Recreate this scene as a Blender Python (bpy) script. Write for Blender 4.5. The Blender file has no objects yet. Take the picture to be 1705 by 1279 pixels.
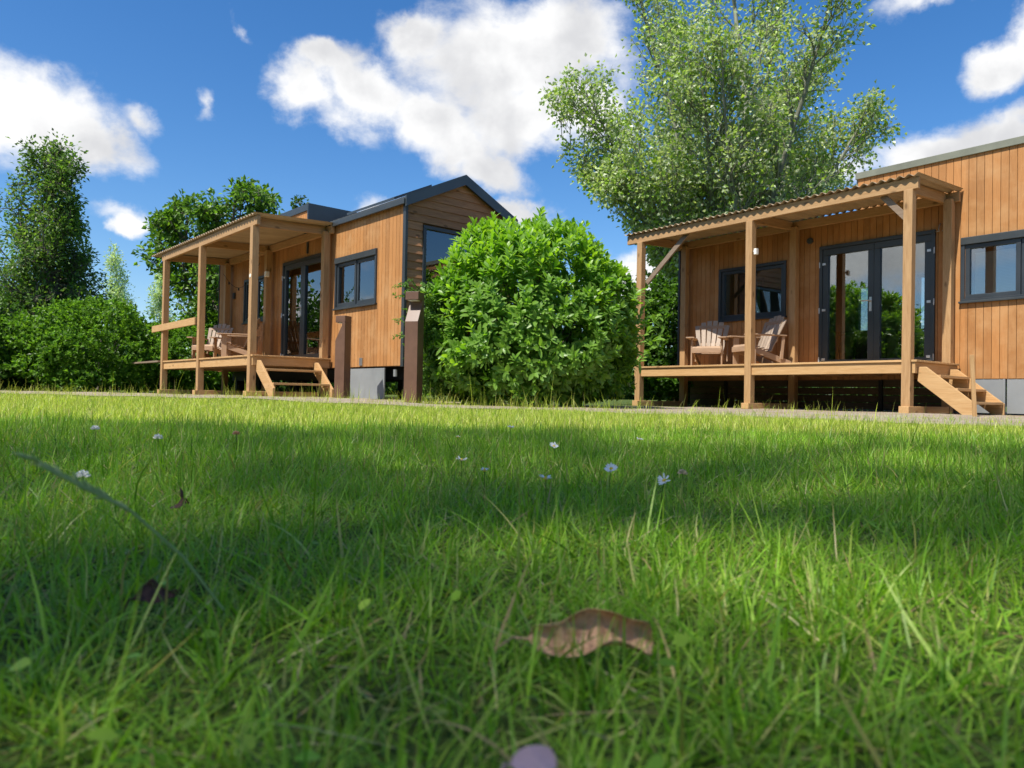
import bpy, math, random
import numpy as np
from mathutils import Vector, Matrix
R = math.radians
scene = bpy.context.scene
col = scene.collection

# ------------------------------------------------------------------ camera
cam_data = bpy.data.cameras.new('camera')
cam = bpy.data.objects.new('camera', cam_data); col.objects.link(cam)
cam_data.sensor_width = 36.0
cam_data.lens = 36.0 * 1244.64 / 1705.0
cam_data.clip_start = 0.01; cam_data.clip_end = 3000
cam.matrix_world = Matrix.Translation((0, 0, 0.1586)) @ Matrix.Rotation(math.pi/2 + 0.0156, 4, 'X') @ Matrix.Rotation(0.0178, 4, 'Z')
cam_data.dof.use_dof = True
cam_data.dof.focus_distance = 3.4
cam_data.dof.aperture_fstop = 11.0
scene.camera = cam

# ------------------------------------------------------------------ light and exposure
SUN_EL = R(57)
sun_h = Vector((-0.685, -0.7285, 0)).normalized()
SUN = Vector((sun_h.x*math.cos(SUN_EL), sun_h.y*math.cos(SUN_EL), math.sin(SUN_EL)))
sd = bpy.data.lights.new('sun', 'SUN'); sd.energy = 4.6; sd.angle = R(0.53); sd.color = (1.0, 0.94, 0.84)
so = bpy.data.objects.new('sun', sd); col.objects.link(so)
so.rotation_euler = (-SUN).to_track_quat('-Z', 'Y').to_euler()
scene.view_settings.view_transform = 'Standard'
scene.view_settings.look = 'None'
scene.view_settings.gamma = 1.0
scene.view_settings.exposure = 0.66
try: scene.view_settings.use_curve_mapping = False
except Exception: pass
scene.cycles.max_bounces = 8
scene.cycles.transparent_max_bounces = 12
scene.cycles.caustics_reflective = False
scene.cycles.caustics_refractive = False
scene.cycles.sample_clamp_indirect = 6

# ------------------------------------------------------------------ sky
CLOUDS = [(-32.9,17.0,4.5,3.1,0),(-36.6,16.3,4.8,3.3,0),(-29.2,16.4,3.2,2.0,-20),(-26.8,18.1,.8,.6,-30),
(-1.9,23.9,6.4,4.5,0),(3.1,25.5,5.0,3.4,0),(-7.5,25.6,2.5,1.7,0),(.9,20.8,6.5,3.2,10),(-4.1,18.2,3.7,2.1,-25),
(-11.0,21.9,5.0,2.3,-22),(-6.5,20.2,4.2,2.4,-28),(-2.5,17.0,3.0,1.5,-20),(-16.3,21.7,2.4,2.3,0),(-14.6,23.6,2.4,1.1,0),(5.5,20.8,2.6,2.0,0),(-13.5,19.9,3.0,.95,-25),
(-20.1,24.6,.8,.5,-40),(-22.5,19.6,.5,.8,0),(-27.7,11.8,1.7,.5,-10),(-27.4,11.0,1.1,1.0,0),
(-10.6,14.0,1.7,.7,10),(-.6,14.0,2.5,1.1,0),(.6,13.6,2.0,.9,0),(10.2,8.6,5.2,1.9,0),
(14.6,10.4,3.4,1.3,0),(12.0,8.2,4.4,1.3,0),(29.3,15.8,3.8,1.9,0),(32.9,16.8,3.4,1.8,5),(34.2,15.2,4.2,1.9,0),
(33.2,21.1,2.3,1.6,10),(34.8,22.2,1.5,2.0,0),(28.4,25.3,1.8,.5,0),(23.6,15.6,2.2,.8,0),(7.6,19.2,2.2,.9,20),(17.6,13.4,4.4,1.2,0),
# clouds outside the frame, mirrored in the window panes
(-75,14,9,4,0),(-88,22,8,4,10),(-100,10,10,3,0),(-60,30,7,4,0),(-115,24,9,5,0),(-70,5,12,2.2,0),(-95,33,7,4,0),
(60,18,8,4,0),(85,26,8,5,0),(120,15,12,5,0),(160,28,12,6,0),(-150,20,12,6,0),(45,8,6,1.6,0)]
world = bpy.data.worlds.new('World'); scene.world = world; world.use_nodes = True
nt = world.node_tree; nt.nodes.clear()
def wn(t, **k):
    n = nt.nodes.new(t)
    for a, v in k.items(): setattr(n, a, v)
    return n
def wl(a, b): nt.links.new(a, b)
def wmath(op, a, b=None, c=None, clamp=False):
    n = wn('ShaderNodeMath', operation=op, use_clamp=clamp)
    for i, v in enumerate((a, b, c)):
        if v is None: continue
        if isinstance(v, (int, float)): n.inputs[i].default_value = v
        else: wl(v, n.inputs[i])
    return n.outputs[0]
tc = wn('ShaderNodeTexCoord'); DIR = tc.outputs['Generated']
def warp(src, scale, amp, detail):
    t = wn('ShaderNodeTexNoise'); t.inputs['Scale'].default_value = scale; t.inputs['Detail'].default_value = detail
    t.inputs['Roughness'].default_value = .6
    wl(DIR, t.inputs['Vector'])
    s = wn('ShaderNodeVectorMath', operation='SUBTRACT'); wl(t.outputs['Color'], s.inputs[0]); s.inputs[1].default_value = (.5, .5, .5)
    m = wn('ShaderNodeVectorMath', operation='SCALE'); wl(s.outputs[0], m.inputs[0]); m.inputs['Scale'].default_value = amp
    a = wn('ShaderNodeVectorMath', operation='ADD'); wl(src, a.inputs[0]); wl(m.outputs[0], a.inputs[1])
    return a.outputs[0]
W1 = warp(DIR, 6, .045, 2)
W2 = warp(W1, 24, .040, 8)
def blob_field(vec):
    F = None
    for az, el, ra, rb, rot in CLOUDS:
        a, e, q = R(az), R(el), R(rot)
        c = Vector((math.sin(a)*math.cos(e), math.cos(a)*math.cos(e), math.sin(e)))
        r = Vector((math.cos(a), -math.sin(a), 0)); u = r.cross(c)
        X = (r*math.cos(q) + u*math.sin(q))/math.tan(R(ra)); Y = (-r*math.sin(q) + u*math.cos(q))/math.tan(R(rb))
        def dot(v):
            n = wn('ShaderNodeVectorMath', operation='DOT_PRODUCT'); wl(vec, n.inputs[0]); n.inputs[1].default_value = v
            return n.outputs['Value']
        x, y, f = dot(X), dot(Y), dot(c)
        s = wmath('MULTIPLY_ADD', x, x, wmath('MULTIPLY', y, y))
        s = wmath('ADD', s, wmath('MULTIPLY', wmath('LESS_THAN', f, 0.3), 50.0))
        v = wmath('MULTIPLY', wmath('SUBTRACT', 1.0, wmath('SQRT', s)), .34 if min(ra, rb) < 1.0 else 1.0)
        F = v if F is None else wmath('SMOOTH_MAX', F, v, 0.25)
    return F
F = blob_field(W2)
tn = wn('ShaderNodeTexNoise'); tn.inputs['Scale'].default_value = 17; tn.inputs['Detail'].default_value = 10; tn.inputs['Roughness'].default_value = .58
sq = wn('ShaderNodeVectorMath', operation='MULTIPLY'); wl(W1, sq.inputs[0]); sq.inputs[1].default_value = (1, 1, 1.5); wl(sq.outputs[0], tn.inputs['Vector'])
tn2 = wn('ShaderNodeTexNoise'); tn2.inputs['Scale'].default_value = 7; tn2.inputs['Detail'].default_value = 6; tn2.inputs['Roughness'].default_value = .5
of = wn('ShaderNodeVectorMath', operation='ADD'); wl(W1, of.inputs[0]); of.inputs[1].default_value = (3.1, 1.7, .4)
wl(of.outputs[0], tn2.inputs['Vector'])
D0 = wmath('ADD', F, wmath('MULTIPLY', wmath('SUBTRACT', tn.outputs['Fac'], .455), 1.15))
mr = wn('ShaderNodeMapRange', interpolation_type='SMOOTHSTEP'); wl(D0, mr.inputs['Value'])
mr.inputs['From Min'].default_value = -.14; mr.inputs['From Max'].default_value = .56
mr.inputs['To Min'].default_value = 0; mr.inputs['To Max'].default_value = 1
ALPHA = mr.outputs['Result']
# thick middles are greyer, thin rims whiter
g1 = wmath('ADD', wmath('MULTIPLY', D0, .30), wmath('MULTIPLY', wmath('SUBTRACT', tn2.outputs['Fac'], .5), 2.6))
mg = wn('ShaderNodeMapRange', interpolation_type='SMOOTHSTEP'); wl(g1, mg.inputs['Value'])
mg.inputs['From Min'].default_value = -.05; mg.inputs['From Max'].default_value = .55
mg.inputs['To Min'].default_value = 0; mg.inputs['To Max'].default_value = 1
ccol = wn('ShaderNodeMixRGB'); wl(mg.outputs['Result'], ccol.inputs[0])
ccol.inputs[1].default_value = (.90, .90, .90, 1); ccol.inputs[2].default_value = (.63, .635, .655, 1)
sky = wn('ShaderNodeTexSky', sky_type='NISHITA', sun_disc=False)
sky.sun_elevation = SUN_EL; sky.sun_rotation = math.atan2(SUN.x, SUN.y)
sky.air_density = 1.0; sky.dust_density = .6; sky.ozone_density = 3.5
hs = wn('ShaderNodeHueSaturation'); hs.inputs['Hue'].default_value = .504; hs.inputs['Saturation'].default_value = 1.30; hs.inputs['Value'].default_value = 1.0
wl(sky.outputs[0], hs.inputs['Color'])
bs = wn('ShaderNodeBackground'); bs.inputs['Strength'].default_value = .105; wl(hs.outputs[0], bs.inputs['Color'])
bc = wn('ShaderNodeBackground'); bc.inputs['Strength'].default_value = .74; wl(ccol.outputs[0], bc.inputs['Color'])
mx = wn('ShaderNodeMixShader'); wl(ALPHA, mx.inputs[0]); wl(bs.outputs[0], mx.inputs[1]); wl(bc.outputs[0], mx.inputs[2])
wo = wn('ShaderNodeOutputWorld'); wl(mx.outputs[0], wo.inputs['Surface'])

# ------------------------------------------------------------------ materials
def newmat(name):
    m = bpy.data.materials.new(name); m.use_nodes = True
    n = m.node_tree.nodes; n.clear()
    return m, m.node_tree
class G:
    """tiny node graph helper"""
    def __init__(s, name):
        s.m, s.t = newmat(name)
        s.out = s.n('ShaderNodeOutputMaterial')
    def n(s, t, **k):
        x = s.t.nodes.new(t)
        for a, v in k.items(): setattr(x, a, v)
        return x
    def l(s, a, b): s.t.links.new(a, b)
    def noise(s, vec, scale, detail=4, rough=.55, dist=0):
        x = s.n('ShaderNodeTexNoise'); x.inputs['Scale'].default_value = scale; x.inputs['Detail'].default_value = detail
        x.inputs['Roughness'].default_value = rough; x.inputs['Distortion'].default_value = dist
        if vec is not None: s.l(vec, x.inputs['Vector'])
        return x.outputs['Fac']
    def mapping(s, vec, scale=(1, 1, 1), loc=(0, 0, 0)):
        x = s.n('ShaderNodeMapping'); x.inputs['Scale'].default_value = scale; x.inputs['Location'].default_value = loc
        s.l(vec, x.inputs['Vector']); return x.outputs[0]
    def ramp(s, fac, stops):
        x = s.n('ShaderNodeValToRGB'); e = x.color_ramp.elements
        while len(e) < len(stops): e.new(.5)
        for i, (p, c) in enumerate(stops):
            e[i].position = p; e[i].color = (*c, 1) if len(c) == 3 else c
        s.l(fac, x.inputs[0]); return x.outputs[0]
    def mix(s, fac, a, b, mode='MIX'):
        x = s.n('ShaderNodeMixRGB', blend_type=mode)
        for i, v in enumerate((fac, a, b)):
            if isinstance(v, (int, float)): x.inputs[i].default_value = v
            elif isinstance(v, tuple): x.inputs[i].default_value = (*v, 1)
            else: s.l(v, x.inputs[i])
        return x.outputs[0]
    def math(s, op, a, b=0.0, clamp=False):
        x = s.n('ShaderNodeMath', operation=op, use_clamp=clamp)
        for i, v in enumerate((a, b)):
            if isinstance(v, (int, float)): x.inputs[i].default_value = v
            else: s.l(v, x.inputs[i])
        return x.outputs[0]
    def pr(s, color, rough=.6, metal=0, spec=.5, normal=None):
        x = s.n('ShaderNodeBsdfPrincipled')
        for k, v in (('Base Color', color), ('Roughness', rough), ('Metallic', metal), ('Specular IOR Level', spec)):
            if isinstance(v, tuple): x.inputs[k].default_value = (*v, 1)
            elif isinstance(v, (int, float)): x.inputs[k].default_value = v
            else: s.l(v, x.inputs[k])
        if normal is not None: s.l(normal, x.inputs['Normal'])
        return x
    def bump(s, h, strength=.3, dist=.01):
        x = s.n('ShaderNodeBump'); x.inputs['Strength'].default_value = strength; x.inputs['Distance'].default_value = dist
        s.l(h, x.inputs['Height']); return x.outputs[0]
    def done(s, sh):
        s.l(sh, s.out.inputs['Surface']); return s.m

def wood(name, base, dark, axis, grain=1.0, knots=True, rough=.62, var=.25, weather=None):
    """timber: grain stretched along the given local axis, knots, one tone per board"""
    g = G(name); tc = g.n('ShaderNodeTexCoord').outputs['Object']
    isl = g.n('ShaderNodeNewGeometry').outputs['Random Per Island']
    offs = g.n('ShaderNodeVectorMath', operation='SCALE'); offs.inputs[0].default_value = (7.3, 5.1, 3.7); g.l(isl, offs.inputs['Scale'])
    av = g.n('ShaderNodeVectorMath', operation='ADD'); g.l(tc, av.inputs[0]); g.l(offs.outputs[0], av.inputs[1]); v = av.outputs[0]
    sc = [14, 14, 14]; sc[axis] = 1.1
    f = g.noise(g.mapping(v, tuple(sc)), 2.2*grain, 6, .6, .6)
    sc2 = [60, 60, 60]; sc2[axis] = 2.5
    f2 = g.noise(g.mapping(v, tuple(sc2)), 2.0*grain, 3, .6)
    mid = tuple((a+b)/2 for a, b in zip(base, dark))
    c = g.ramp(f, [(.3, dark), (.52, mid), (.72, base)])
    c = g.mix(.35, c, g.ramp(f2, [(.35, tuple(x*.72 for x in dark)), (.6, base)]), 'MIX')
    if knots:
        kz = [6, 6, 6]; kz[axis] = 2.6
        vo = g.n('ShaderNodeTexVoronoi'); vo.inputs['Scale'].default_value = 1.0; g.l(g.mapping(v, tuple(kz)), vo.inputs['Vector'])
        k = g.ramp(vo.outputs['Distance'], [(.07, (1, 1, 1)), (.17, (0, 0, 0))])
        c = g.mix(g.math('MULTIPLY', k, .75), c, tuple(x*.4 for x in dark))
    br = g.ramp(isl, [(0, (1-var,)*3), (1, (1+var*.4,)*3)])
    c = g.mix(1.0, c, br, 'MULTIPLY')
    if weather:
        w = g.noise(g.mapping(tc, (1.3, 1.3, 1.3)), 1.6, 5, .65)
        c = g.mix(g.ramp(w, [(.48, (0, 0, 0)), (.68, (.55, .55, .55))]), c, weather)
    h = g.mix(.5, f, f2)
    p = g.pr(c, rough, 0, .3, g.bump(h, .35, .004))
    return g.done(p.outputs[0])

def plain(name, c, rough=.5, metal=0, spec=.5, nscale=8, var=.15, bump=0.0):
    g = G(name); tc = g.n('ShaderNodeTexCoord').outputs['Object']
    f = g.noise(tc, nscale, 5, .6)
    cc = g.ramp(f, [(.3, tuple(x*(1-var) for x in c)), (.7, tuple(min(1, x*(1+var)) for x in c))])
    r = g.math('ADD', g.math('MULTIPLY', f, .2), rough-.1)
    nrm = g.bump(g.noise(tc, nscale*6, 3), bump, .004) if bump else None
    return g.done(g.pr(cc, r, metal, spec, nrm).outputs[0])

M = {}
SPR, SPD = (.56, .355, .175), (.40, .225, .095)          # douglas posts
for ax, k in ((0, 'x'), (1, 'y'), (2, 'z')):
    M['post_'+k] = wood('douglas_'+k, SPR, SPD, ax)
    M['new_'+k] = wood('fresh_timber_'+k, (.60, .39, .19), (.48, .275, .11), ax, knots=True, var=.12)
    M['teak_'+k] = wood('chair_wood_'+k, (.52, .36, .235), (.38, .24, .15), ax, knots=False, var=.3)
    M['slat_'+k] = wood('grey_chair_slats_'+k, (.46, .37, .29), (.33, .25, .19), ax, knots=False, var=.3)
    M['old_'+k] = wood('weathered_timber_'+k, (.34, .26, .19), (.22, .155, .105), ax, knots=False)
M['clad'] = wood('stained_cladding', (.45, .215, .074), (.395, .176, .056), 2, knots=False, var=.2, rough=.62, weather=(.50, .29, .13))
M['clad_back'] = plain('cladding_groove', (.20, .09, .035), .8)
M['gable'] = wood('brown_gable_boards', (.62, .29, .145), (.36, .16, .08), 0+1, knots=True, var=.35, rough=.85)
M['trim'] = plain('anthracite_trim', (.035, .042, .046), .42, 0, .5, 3)
M['frame'] = plain('anthracite_frame', (.03, .037, .044), .35, 0, .5, 3)
M['fascia'] = plain('grey_green_fascia', (.17, .18, .14), .5, 0, .4, 3)
M['zinc'] = plain('dark_zinc_sheet', (.06, .075, .085), .38, .5, .5, 2)
M['roofm'] = plain('dark_roof_sheet', (.05, .055, .055), .55, 0, .4, 5)
M['panel'] = plain('grey_skirt_panel', (.23, .245, .25), .5, 0, .4, 2, .12)
M['steel'] = plain('galvanised_steel', (.42, .43, .43), .38, .85, .5, 12)
M['hinge'] = plain('brushed_hinge', (.55, .56, .56), .35, .6, .5, 12)
M['black'] = plain('black_rubber', (.015, .015, .016), .7)
M['bollard'] = plain('brown_coated_steel', (.135, .072, .045), .42, 0, .5, 4, .18, .05)
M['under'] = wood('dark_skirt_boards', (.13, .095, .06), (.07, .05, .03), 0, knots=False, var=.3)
M['inner'] = plain('interior_panel', (.30, .22, .15), .8)
M['dark_in'] = plain('interior_floor', (.09, .07, .05), .8)
M['blind'] = None
def blind_mat():
    g = G('window_blind'); tc = g.n('ShaderNodeTexCoord').outputs['Object']
    return g.done(g.pr((.82, .79, .70), .6).outputs[0])
M['blind'] = blind_mat()
def glass_mat():
    g = G('window_glass')
    tc = g.n('ShaderNodeTexCoord').outputs['Object']
    nb = g.bump(g.noise(tc, .9, 1), .06, .02)
    gl = g.n('ShaderNodeBsdfGlossy'); gl.inputs['Roughness'].default_value = .006; gl.inputs['Color'].default_value = (.95, .98, 1, 1); g.l(nb, gl.inputs['Normal'])
    tr = g.n('ShaderNodeBsdfTransparent'); tr.inputs['Color'].default_value = (.84, .87, .86, 1)
    fr = g.n('ShaderNodeFresnel'); fr.inputs['IOR'].default_value = 1.75
    fac = g.math('ADD', g.math('MULTIPLY', fr.outputs[0], 1.4), .06, True)
    mx = g.n('ShaderNodeMixShader'); g.l(fac, mx.inputs[0]); g.l(tr.outputs[0], mx.inputs[1]); g.l(gl.outputs[0], mx.inputs[2])
    return g.done(mx.outputs[0])
M['glass'] = glass_mat()
def sheet_mat():
    g = G('corrugated_sheet'); tc = g.n('ShaderNodeTexCoord').outputs['Object']
    f = g.noise(g.mapping(tc, (1, .35, 1)), 3.5, 5, .6)
    c = g.ramp(f, [(.3, (.33, .25, .155)), (.7, (.47, .37, .24))])
    p = g.pr(c, .55, 0, .35, g.bump(g.noise(tc, 40, 3), .15, .003))
    tl = g.n('ShaderNodeBsdfTranslucent'); tl.inputs['Color'].default_value = (.55, .40, .22, 1)
    mx = g.n('ShaderNodeMixShader'); mx.inputs[0].default_value = .04; g.l(p.outputs[0], mx.inputs[1]); g.l(tl.outputs[0], mx.inputs[2])
    return g.done(mx.outputs[0])
M['sheet'] = sheet_mat()

def foliage(name, back=None, transl=.35, rough=.5, spec=.35):
    """leaf or blade: own colour kept per leaf in the 'tint' attribute"""
    g = G(name)
    at = g.n('ShaderNodeAttribute'); at.attribute_name = 'tint'; c = at.outputs['Color']
    geo = g.n('ShaderNodeNewGeometry')
    if back: c = g.mix(g.math('MULTIPLY', geo.outputs['Backfacing'], .75), c, back)
    p = g.pr(c, rough, 0, spec)
    tl = g.n('ShaderNodeBsdfTranslucent')
    g.l(g.mix(1.0, c, (1.5, 1.6, .6), 'MULTIPLY'), tl.inputs['Color'])
    mx = g.n('ShaderNodeMixShader'); mx.inputs[0].default_value = transl
    g.l(p.outputs[0], mx.inputs[1]); g.l(tl.outputs[0], mx.inputs[2])
    return g.done(mx.outputs[0])
M['grass'] = foliage('grass_blade', None, .42, .42, .35)
M['laurel'] = foliage('laurel_leaf', (.19, .34, .06), .42, .38, .4)
M['leaf'] = foliage('tree_leaf', None, .44, .45, .4)
M['poplar'] = foliage('poplar_leaf', (.42, .47, .33), .42, .38, .45)
M['shade_leaf'] = foliage('thin_tree_leaf', None, .5, .5, .3)
M['bark'] = wood('bark', (.21, .19, .15), (.09, .08, .06), 2, knots=False, rough=.9)
M['bark_pale'] = wood('pale_bark', (.30, .31, .24), (.15, .155, .115), 2, knots=False, rough=.85)
def petal(name, c, t=.3):
    g = G(name); p = g.pr(c, .8, 0, .12); tl = g.n('ShaderNodeBsdfTranslucent'); tl.inputs['Color'].default_value = (*c, 1)
    mx = g.n('ShaderNodeMixShader'); mx.inputs[0].default_value = t; g.l(p.outputs[0], mx.inputs[1]); g.l(tl.outputs[0], mx.inputs[2])
    return g.done(mx.outputs[0])
M['petal'] = petal('white_petal', (.88, .87, .84))
M['pollen'] = plain('yellow_disc', (.75, .50, .03), .7, nscale=400)
M['stem'] = petal('green_stem', (.10, .20, .03))
M['faded'] = petal('faded_clover', (.62, .52, .36))
M['seed'] = petal('pale_green_stalk', (.50, .60, .30), .45)
M['pink'] = petal('pinkish_petal', (.52, .38, .43))
def deadleaf(name, a, b):
    g = G(name); tc = g.n('ShaderNodeTexCoord').outputs['Object']
    f = g.noise(tc, 75, 7, .7); c = g.ramp(f, [(.36, b), (.50, a), (.66, tuple(x*.75 for x in a))])
    wv = g.n('ShaderNodeTexWave'); wv.inputs['Scale'].default_value = 45; wv.inputs['Distortion'].default_value = 3; g.l(tc, wv.inputs['Vector'])
    p = g.pr(c, .6, 0, .3, g.bump(g.mix(.5, wv.outputs['Fac'], f), .8, .003))
    tl = g.n('ShaderNodeBsdfTranslucent'); g.l(c, tl.inputs['Color'])
    mx = g.n('ShaderNodeMixShader'); mx.inputs[0].default_value = .2; g.l(p.outputs[0], mx.inputs[1]); g.l(tl.outputs[0], mx.inputs[2])
    return g.done(mx.outputs[0])
M['dead'] = deadleaf('dry_brown_leaf', (.76, .48, .29), (.42, .22, .11))
M['dead_dark'] = deadleaf('dark_brown_leaf', (.10, .045, .03), (.035, .018, .014))

def ground_mat():
    g = G('soil_and_turf'); tc = g.n('ShaderNodeTexCoord').outputs['Object']
    f = g.noise(tc, 3, 6, .65); f2 = g.noise(tc, 60, 5, .7)
    c = g.ramp(f2, [(.3, (.018, .022, .008)), (.5, (.04, .06, .014)), (.7, (.10, .10, .04))])
    c2 = g.ramp(f2, [(.3, (.05, .09, .015)), (.7, (.14, .19, .04))])
    c = g.mix(g.ramp(f, [(.35, (.3,)*3), (.65, (.8,)*3)]), c, c2)
    return g.done(g.pr(c, .95, 0, .1, g.bump(f2, .8, .02)).outputs[0])
def gravel_mat():
    g = G('gravel'); tc = g.n('ShaderNodeTexCoord').outputs['Object']
    vo = g.n('ShaderNodeTexVoronoi'); vo.inputs['Scale'].default_value = 70; g.l(tc, vo.inputs['Vector'])
    f = g.noise(tc, 2.2, 5, .6)
    c = g.ramp(vo.outputs['Color'], [(.1, (.20, .165, .125)), (.5, (.33, .28, .22)), (.9, (.46, .40, .32))])
    c = g.mix(g.ramp(f, [(.42, (0, 0, 0)), (.62, (.75, .75, .75))]), c, (.26, .20, .12))
    return g.done(g.pr(c, .9, 0, .2, g.bump(vo.outputs['Distance'], .8, .01)).outputs[0])
M['ground'] = ground_mat(); M['gravel'] = gravel_mat()

# ------------------------------------------------------------------ object helpers
def tag(o, label=None, cat=None, group=None, kind=None):
    for k, v in (('label', label), ('category', cat), ('group', group), ('kind', kind)):
        if v: o[k] = v
    return o
def empty(name, loc=(0, 0, 0), rz=0.0, **k):
    o = bpy.data.objects.new(name, None); col.objects.link(o)
    o.location = loc; o.rotation_euler = (0, 0, rz); o.empty_display_size = .2
    return tag(o, **k)
def fast_mesh(name, V, faces_list, mats, parent=None, tint=None, smooth=False):
    """faces_list: list of int arrays, each (n, k)"""
    me = bpy.data.meshes.new(name); V = np.asarray(V, np.float32)
    me.vertices.add(len(V)); me.vertices.foreach_set('co', V.ravel())
    loops = np.concatenate([np.asarray(f, np.int32).ravel() for f in faces_list])
    tot = np.concatenate([np.full(len(f), np.asarray(f).shape[1], np.int32) for f in faces_list])
    me.loops.add(len(loops)); me.loops.foreach_set('vertex_index', loops)
    me.polygons.add(len(tot)); st = np.zeros(len(tot), np.int32); st[1:] = np.cumsum(tot)[:-1]
    me.polygons.foreach_set('loop_start', st)
    me.polygons.foreach_set('use_smooth', np.full(len(tot), smooth))
    me.materials.append(mats)
    me.update(calc_edges=True)
    if tint is not None:
        at = me.attributes.new('tint', 'FLOAT_COLOR', 'POINT')
        c = np.ones((len(V), 4), np.float32); c[:, :3] = tint; at.data.foreach_set('color', c.ravel())
    o = bpy.data.objects.new(name, me); col.objects.link(o)
    if parent: o.parent = parent
    return o
class MB:
    def __init__(s): s.v = []; s.f = []; s.smooth = False
    def box(s, x0, x1, y0, y1, z0, z1):
        if x1 < x0: x0, x1 = x1, x0
        if y1 < y0: y0, y1 = y1, y0
        b = len(s.v); s.v += [(x, y, z) for z in (z0, z1) for y in (y0, y1) for x in (x0, x1)]
        s.f += [tuple(b+i for i in q) for q in ((0, 2, 3, 1), (4, 5, 7, 6), (0, 1, 5, 4), (2, 6, 7, 3), (0, 4, 6, 2), (1, 3, 7, 5))]
        return s
    def beam(s, p0, p1, w, h, up=(0, 0, 1)):
        p0, p1 = Vector(p0), Vector(p1); d = (p1-p0).normalized(); side = d.cross(Vector(up))
        if side.length < 1e-4: side = Vector((1, 0, 0))
        side.normalize(); u = side.cross(d)
        b = len(s.v)
        for p in (p0, p1):
            for a, c in ((-1, -1), (1, -1), (1, 1), (-1, 1)): s.v.append(tuple(p + side*(a*w/2) + u*(c*h/2)))
        s.f += [tuple(b+i for i in q) for q in ((0, 1, 2, 3), (7, 6, 5, 4), (0, 4, 5, 1), (1, 5, 6, 2), (2, 6, 7, 3), (3, 7, 4, 0))]
        return s
    def tube(s, pts, rad, n=8, caps=True):
        pts = [Vector(p) for p in pts]
        if not isinstance(rad, (list, tuple)): rad = [rad]*len(pts)
        b = len(s.v)
        for i, p in enumerate(pts):
            d = (pts[min(i+1, len(pts)-1)] - pts[max(i-1, 0)]).normalized()
            a = d.cross(Vector((0, 0, 1)));
            if a.length < .05: a = d.cross(Vector((1, 0, 0)))
            a.normalize(); c = a.cross(d)
            for k in range(n):
                t = 2*math.pi*k/n; s.v.append(tuple(p + (a*math.cos(t) + c*math.sin(t))*rad[i]))
        for i in range(len(pts)-1):
            for k in range(n):
                s.f.append((b+i*n+k, b+i*n+(k+1) % n, b+(i+1)*n+(k+1) % n, b+(i+1)*n+k))
        if caps:
            s.f.append(tuple(b+k for k in range(n))[::-1]); s.f.append(tuple(b+(len(pts)-1)*n+k for k in range(n)))
        return s
    def prism(s, poly, axis, a0, a1):
        """polygon in the two axes other than `axis`, extruded along it"""
        b = len(s.v); n = len(poly)
        for a in (a0, a1):
            for p in poly:
                q = list(p); q.insert(axis, a); s.v.append(tuple(q))
        s.f.append(tuple(b+i for i in range(n))); s.f.append(tuple(b+n+i for i in range(n))[::-1])
        for i in range(n): s.f.append((b+i, b+n+i, b+n+(i+1) % n, b+(i+1) % n))
        return s
    def build(s, name, mat, parent=None, bevel=0.0, smooth=False):
        me = bpy.data.meshes.new(name); me.from_pydata(s.v, [], s.f); me.materials.append(mat)
        import bmesh
        bm = bmesh.new(); bm.from_mesh(me); bmesh.ops.recalc_face_normals(bm, faces=bm.faces); bm.to_mesh(me); bm.free()
        if smooth:
            for p in me.polygons: p.use_smooth = True
        o = bpy.data.objects.new(name, me); col.objects.link(o)
        if parent: o.parent = parent
        if bevel:
            m = o.modifiers.new('bevel', 'BEVEL'); m.width = bevel; m.segments = 2; m.limit_method = 'ANGLE'
        return o
def copy_tree(o, parent=None):
    c = o.copy(); col.objects.link(c); c.parent = parent
    for ch in [x for x in CH.get(o, [])]: copy_tree(ch, c)
    return c
def kids(root):
    """remember children once, before copying"""
    for o in list(col.objects):
        if o.parent is not None: CH.setdefault(o.parent, [])
        if o.parent is not None and o not in CH[o.parent]: CH[o.parent].append(o)
CH = {}

# ------------------------------------------------------------------ ground
def sstep(x): x = np.clip(x, 0, 1); return x*x*(3-2*x)
def gz(x, y):
    x = np.asarray(x, float); y = np.asarray(y, float)
    z = .06*sstep((-x)/3.0)*sstep((y-5)/6.0)
    z = z + .006*np.sin(x*2.3+.5)*np.cos(y*1.7) + .004*np.sin(x*5.1+y*3.3)
    return z
def lawn_edge(x): return np.interp(x, [-14, 0, 1.0, 2.5, 3.2, 4.5, 16], [13.0, 8.4, 7.7, 6.3, 5.6, 5.2, 3.0]) + .12*np.sin(x*1.3) + .10*np.sin(x*3.7+1)
xs = np.unique(np.concatenate([np.linspace(-400, -20, 12), np.linspace(-20, 20, 161), np.linspace(20, 400, 12)]))
ys = np.unique(np.concatenate([np.linspace(-300, -10, 10), np.linspace(-10, 26, 145), np.linspace(26, 600, 14)]))
XX, YY = np.meshgrid(xs, ys); ZZ = gz(XX, YY)
V = np.stack([XX, YY, ZZ], -1).reshape(-1, 3); nx, ny = len(xs), len(ys)
idx = np.arange(nx*ny).reshape(ny, nx)
Fq = np.stack([idx[:-1, :-1], idx[:-1, 1:], idx[1:, 1:], idx[1:, :-1]], -1).reshape(-1, 4)
tag(fast_mesh('ground', V, [Fq], M['ground'], smooth=True), kind='structure')
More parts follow.
